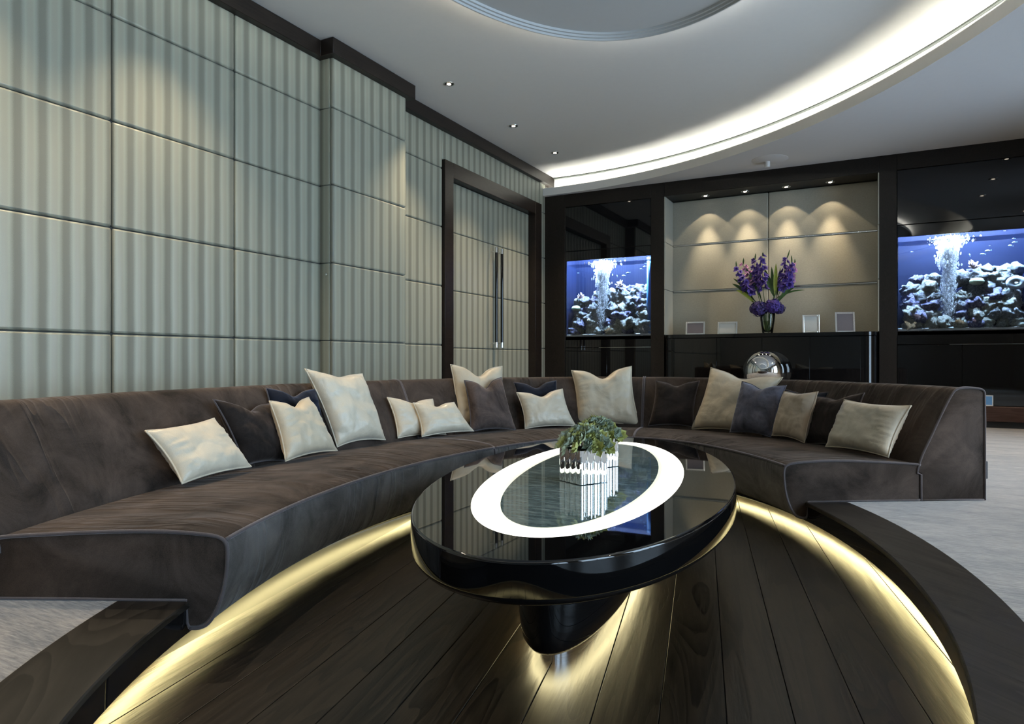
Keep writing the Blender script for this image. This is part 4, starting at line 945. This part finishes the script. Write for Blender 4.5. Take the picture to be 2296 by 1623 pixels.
def aquarium(x0, x1, where, seed, extra):
    rnd = random.Random(seed); w = x1-x0; Z0, Z1, Y0, Y1 = 1.152, 2.312, 9.722, 10.14
    root = empty('aquarium', ((x0+x1)/2, 9.93, Z0), 'brightly lit blue aquarium set in the joinery ' + where, 'aquarium', 'built-in aquariums')
    def part(nm, lo, hi, mat, **k):
        b = MB(); b.box(lo, hi); return b.build(nm, M[mat], root, **k)
    part('front_glass', (x0+0.004, Y0, Z0), (x1-0.004, Y0+0.010, Z1), 'tank_glass')
    part('back_panel', (x0+0.004, Y1-0.012, Z0), (x1-0.004, Y1, Z1+0.66), 'tank_blue')
    part('side_panel', (x0+0.004, Y0+0.011, Z0), (x0+0.012, Y1-0.013, Z1+0.66), 'tank_blue'); part('side_panel', (x1-0.012, Y0+0.011, Z0), (x1-0.004, Y1-0.013, Z1+0.66), 'tank_blue')
    b = MB(); b.grid(40, 12, lambda u_, v_: Vector((x0+0.014+(w-0.028)*u_, Y0+0.013+(Y1-Y0-0.03)*v_, Z0+0.028+0.012*noise.noise(Vector((u_*9, v_*3, seed)))+0.03*v_)))
    b.box((x0+0.014, Y0+0.0125, Z0+0.001), (x1-0.014, Y0+0.014, Z0+0.024)); b.build('sand_bed', M['sand'], root, smooth=False)
    b = MB(); b.grid(30, 10, lambda u_, v_: Vector((x0+0.014+(w-0.028)*u_, Y0+0.013+(Y1-Y0-0.03)*v_, Z1-0.055+0.007*noise.noise(Vector((u_*14, v_*6, seed+4)))))); b.build('water_surface', M['water'], root, smooth=True)
    # light hood
    part('lamp_hood', (x0+0.004, Y0+0.012, Z1+0.66), (x1-0.004, Y1, Z1+0.68), 'white_metal')
    for k in range(2):
        b = MB(); yy = 9.86+0.14*k; b.tube([(x0+0.08, yy, Z1+0.63), (x1-0.08, yy, Z1+0.63)], 0.014, 10); b.build('lamp_tube', M['tank_lamp'], root, smooth=True)
    lamp('aquarium_light', 'AREA', ((x0+x1)/2, 9.80, Z1+0.60), P_TANK, (0.60, 0.78, 1.0), root, shape='RECTANGLE', size=w-0.1, size_y=0.14)
    lamp('bubble_fill_spot', 'SPOT', (x0+w*0.41, 9.88, Z1+0.55), P_TANK*2.2, (0.85, 0.93, 1.0), root, spot_size=radians(24), spot_blend=0.6, shadow_soft_size=0.04)  # extra spot without a fixture, added to brighten the bubble column
    bx = x0 + w*0.41
    bo = inst('bubble_column', BUB, root, Vector((bx, 9.87, Z0+0.06)) - wloc(root)); bo['kind'] = 'stuff'; bo['label'] = 'rising column of fine white air bubbles'
    if extra == 'pipe':
        b = MB(); b.tube([(x1-0.075, 9.86, Z0+0.03), (x1-0.075, 9.86, Z1)], 0.035, 14); b.build('overflow_pipe', M['pipe_blue'], root, smooth=True)
    # rocks: two heaps with a gap for the bubbles
    grp = 'reef rocks in the aquarium ' + where
    rows = [(1.235, 0.075, -0.03), (1.345, 0.095, 0.01), (1.455, 0.10, 0.05), (1.565, 0.10, 0.09), (1.675, 0.095, 0.13), (1.785, 0.09, 0.16), (1.875, 0.07, 0.18)]
    cnt = {}
    for ri, (z, r, yo) in enumerate(rows):
        nx = 9
        for k in range(nx):
            f = (k+0.5+0.25*(ri % 2) - 0.12)/nx + rnd.uniform(-.02, .02)
            if 0.36 < f < 0.50 and ri > 0: continue
            lim = 5 if f < 0.36 else 6
            if f < 0.10 and ri > 4: continue
            if ri > lim: continue
            if ri == lim and rnd.random() < 0.25: continue
            rr_ = r*rnd.uniform(.95, 1.3)
            kind = rnd.choice(['rock_a', 'rock_a', 'rock_b', 'rock_c'] if ri > 1 else ['rock_c', 'rock_c', 'rock_a', 'rock_b'])
            x = min(max(x0+w*f, x0+0.03+rr_*1.2), x1-0.03-rr_*1.2); y = 9.85+yo+rnd.uniform(-.02, .02)
            o = inst('reef_rock', ROCKS[kind][rnd.randrange(4)], None, (x, min(y, 10.10-rr_), max(z, Z0+0.02+rr_*0.75)), (rnd.uniform(-.5, .5), rnd.uniform(-.5, .5), rnd.uniform(0, 6)), (rr_*rnd.uniform(1, 1.35), rr_, rr_*rnd.uniform(.85, 1.1)))
            cnt[ri] = cnt.get(ri, 0)+1; tag(o, WORDS[kind] + ' rock, ' + ORD[cnt[ri]-1] + ' in ' + ORDROW[ri] + ', aquarium ' + where, 'rock', grp)
    def coral(fx, z, label, seed2, y=9.90):
        b = MB(); r2 = random.Random(seed2); c = Vector((x0+w*fx, y, z))
        for i in range(26):
            ph = r2.uniform(0, 6.28); e = r2.uniform(0.15, 1.45); L = r2.uniform(.05, .095); d = Vector((cos(ph)*cos(e), sin(ph)*cos(e)*0.7, sin(e)))
            b.tube([c, c+d*L*.6+UP*L*.1, c+d*L+UP*L*.18], [0.010, 0.009, 0.006], 5)
        tag(b.build('coral', M['coral_pink'], None, c - UP*0.02, smooth=True), label, 'coral')
    coral(0.60, 1.90, 'pale pink branching coral on the heap in the aquarium ' + where, seed+1)
    if extra == 'pipe': coral(0.13, 1.74, 'second pink coral by the glass edge in the aquarium ' + where, seed+2)
    gx, gz = (0.06, 1.585) if extra == 'pipe' else (0.62, 1.73)
    b = MB(); b.lathe([(0.0, -0.03), (0.045, -0.03), (0.075, -0.01), (0.078, 0.015), (0.055, 0.045), (0.0, 0.055)], (x0+w*gx+(0.04 if gx < .1 else 0), 9.86, gz), 20, cap=False)
    tag(b.build('dome_coral', M['coral_green'], None, (x0+w*gx, 9.86, gz-0.03), smooth=True), 'pale green dome coral in the aquarium ' + where, 'coral')
    if extra == 'sponge':
        cx_ = x0+w*0.90; b = MB(); b.loft([[Vector((cx_+cos(a)*(0.06+0.042*cos(q)), 9.82+sin(q)*0.03-0.01*cos(a), 1.70+sin(a)*(0.045+0.035*cos(q)))) for q in [2*pi*j/12 for j in range(12)]] for a in [2*pi*i/28 for i in range(28)]], loop=True)
        tag(b.build('ring_sponge', M['sponge'], None, (cx_, 9.82, 1.62), smooth=True), 'blue white ring sponge in the aquarium ' + where, 'sponge')
    for i, (fx, z, a, s) in enumerate([(0.66, 2.06, 0.1, .05), (0.70, 2.10, -0.15, .06), (0.57, 2.07, 1.3, .032), (0.86, 2.14, 0.2, .045), (0.89, 2.18, -0.1, .045), (0.89, 2.23, 0.1, .03), (0.12, 2.14, 0.0, .03)]):
        r2 = empty('fish', (x0+w*fx, 9.84+0.03*(i % 3), z), FW[i] + ', aquarium ' + where, 'fish', 'small fish in the aquarium ' + where)
        r2.rotation_euler = (0, a, 0); r2.scale = (s, s, s); inst('fish_body', FISH, r2); inst('fish_fin', FIN, r2)
aquarium(-4.20, -2.845, 'beside the door', 11, 'pipe')
aquarium(0.265, 1.62, 'behind the free sofa end', 23, 'sponge')

# ================================================================ LAMPS AND SMALL FITTINGS
def downlight(x, y, z, label, group, lights):
    root = empty('downlight', (x, y, z), label, 'downlight', group)
    b = MB(); b.lathe([(0.046, -0.001), (0.046, -0.005), (0.053, -0.006), (0.057, -0.003), (0.057, 0.0)], (x, y, z), 28, cap=False); b.build('trim_ring', M['silver'], root, smooth=True)
    b = MB(); b.lathe([(0.0, -0.0015), (0.046, -0.0015), (0.046, -0.003), (0.0, -0.003)], (x, y, z), 24, cap=False); b.build('baffle', M['matt_black'], root, smooth=False)
    b = MB(); b.lathe([(0.0, -0.0035), (0.022, -0.0035), (0.022, -0.006), (0.016, -0.008), (0.0, -0.009)], (x, y, z), 20, cap=False); b.build('lens', M['bulb'], root, smooth=True)
    for e, size, blend, rx, ry in lights:
        lamp('downlight_beam', 'SPOT', (x, y, z-0.014), e, WARM, root, (rx, ry, 0), spot_size=size, spot_blend=blend, shadow_soft_size=0.02)
for y, lab in ((8.69, 'recessed downlight nearest the corner above the double door'), (7.45, 'middle recessed downlight above the double door'), (6.0, 'recessed downlight beside the wall pilaster')):
    downlight(-3.915, y, ZH, lab, 'wall washing downlights', [(P_WALLWASH, radians(92), 0.7, 0, radians(-8))])
for y, od in zip((3.05, 1.75, 0.4, -1.2, -2.8), ('first', 'second', 'third', 'fourth', 'fifth')):
    downlight(-3.915, y, ZH, od + ' recessed downlight in the row above the long sofa section', 'wall washing downlights', [(P_WALLWASH, radians(92), 0.7, 0, radians(-8))])
for y, od in zip((8.84, 7.75, 6.64, 5.0, 3.0, 1.0), ORD):
    downlight(1.50 if y > 5.5 else 2.3, y, ZC, od + ' recessed downlight in the lower ceiling over the carpet', 'carpet downlights', [(P_WALLWASH*0.9, radians(105), 0.7, 0, 0)])
for i, (px, py) in enumerate(((1583, 440), (1672, 431), (1764, 421), (1862, 410))):
    r = ray((px, py)); p = EYEP + r*((3.144-EYE)/r.z)
    downlight(p.x, 9.935, 3.144, ['first', 'second', 'third', 'fourth'][i] + ' niche downlight counted from the double door side', 'niche downlights',
              [(P_NICHE_WIDE, radians(88), 0.05, radians(0), 0), (P_NICHE_HOT, radians(46), 0.9, radians(5), 0)])
det = empty('ceiling_sensor', (-1.20, 9.295, ZC), 'small white ceiling sensor with flush round cover', 'sensor')
b = MB(); b.lathe([(0.0, -0.075), (0.03, -0.075), (0.034, -0.07), (0.034, -0.004), (0.0, -0.004)], (-1.20, 9.295, ZC), 20, cap=False); b.build('sensor_body', M['white_metal'], det, angle=40)
b = MB(); b.lathe([(0.0, -0.004), (0.215, -0.004), (0.22, -0.002), (0.22, 0.0)], (-1.16, 9.22, ZC), 40, cap=False); b.build('cover_plate', M['plaster_low'], det, angle=40)
# chrome ball on its stand behind the sofa
bd = 8.72; bc = EYEP + ray((1714, 832))*bd; br_ = 46/FPX*bd
ball = empty('chrome_ball', (bc.x, bc.y, 0), 'large polished chrome ball on a black stand behind the sofa', 'sculpture')
b = MB(); b.lathe([(br_*sin(pi*i/40), -br_*cos(pi*i/40)) for i in range(41)], tuple(bc), 56, cap=False); b.build('ball', M['chrome'], ball, smooth=True)
b = MB(); b.lathe([(0.0, 0.0), (0.15, 0.0), (0.15, 0.02), (0.05, 0.03), (0.035, 0.06), (0.035, bc.z-br_-0.05), (0.09, bc.z-br_+0.004), (0.10, bc.z-br_+0.022), (0.08, bc.z-br_+0.012), (0.0, bc.z-br_-0.002)], (bc.x, bc.y, 0), 28, cap=False); b.build('stand', M['gloss_black'], ball, smooth=True)
# socket in the lower panel
sx = on_y((2217, 898), YB)
sk = empty('wall_socket', (sx.x, YB, sx.z-0.06), 'small steel wall socket low on the black panel behind the sofa end', 'socket')
b = MB(); b.box((sx.x-0.045, YB-0.004, sx.z-0.065), (sx.x+0.045, YB+0.011, sx.z+0.065)); b.build('socket_plate', M['silver'], sk, bevel=0.003, seg=1)
b = MB(); b.box((sx.x-0.032, YB-0.006, sx.z-0.05), (sx.x+0.032, YB-0.003, sx.z+0.05)); b.build('socket_insert', M['pipe_blue'], sk, bevel=0.001, seg=1)
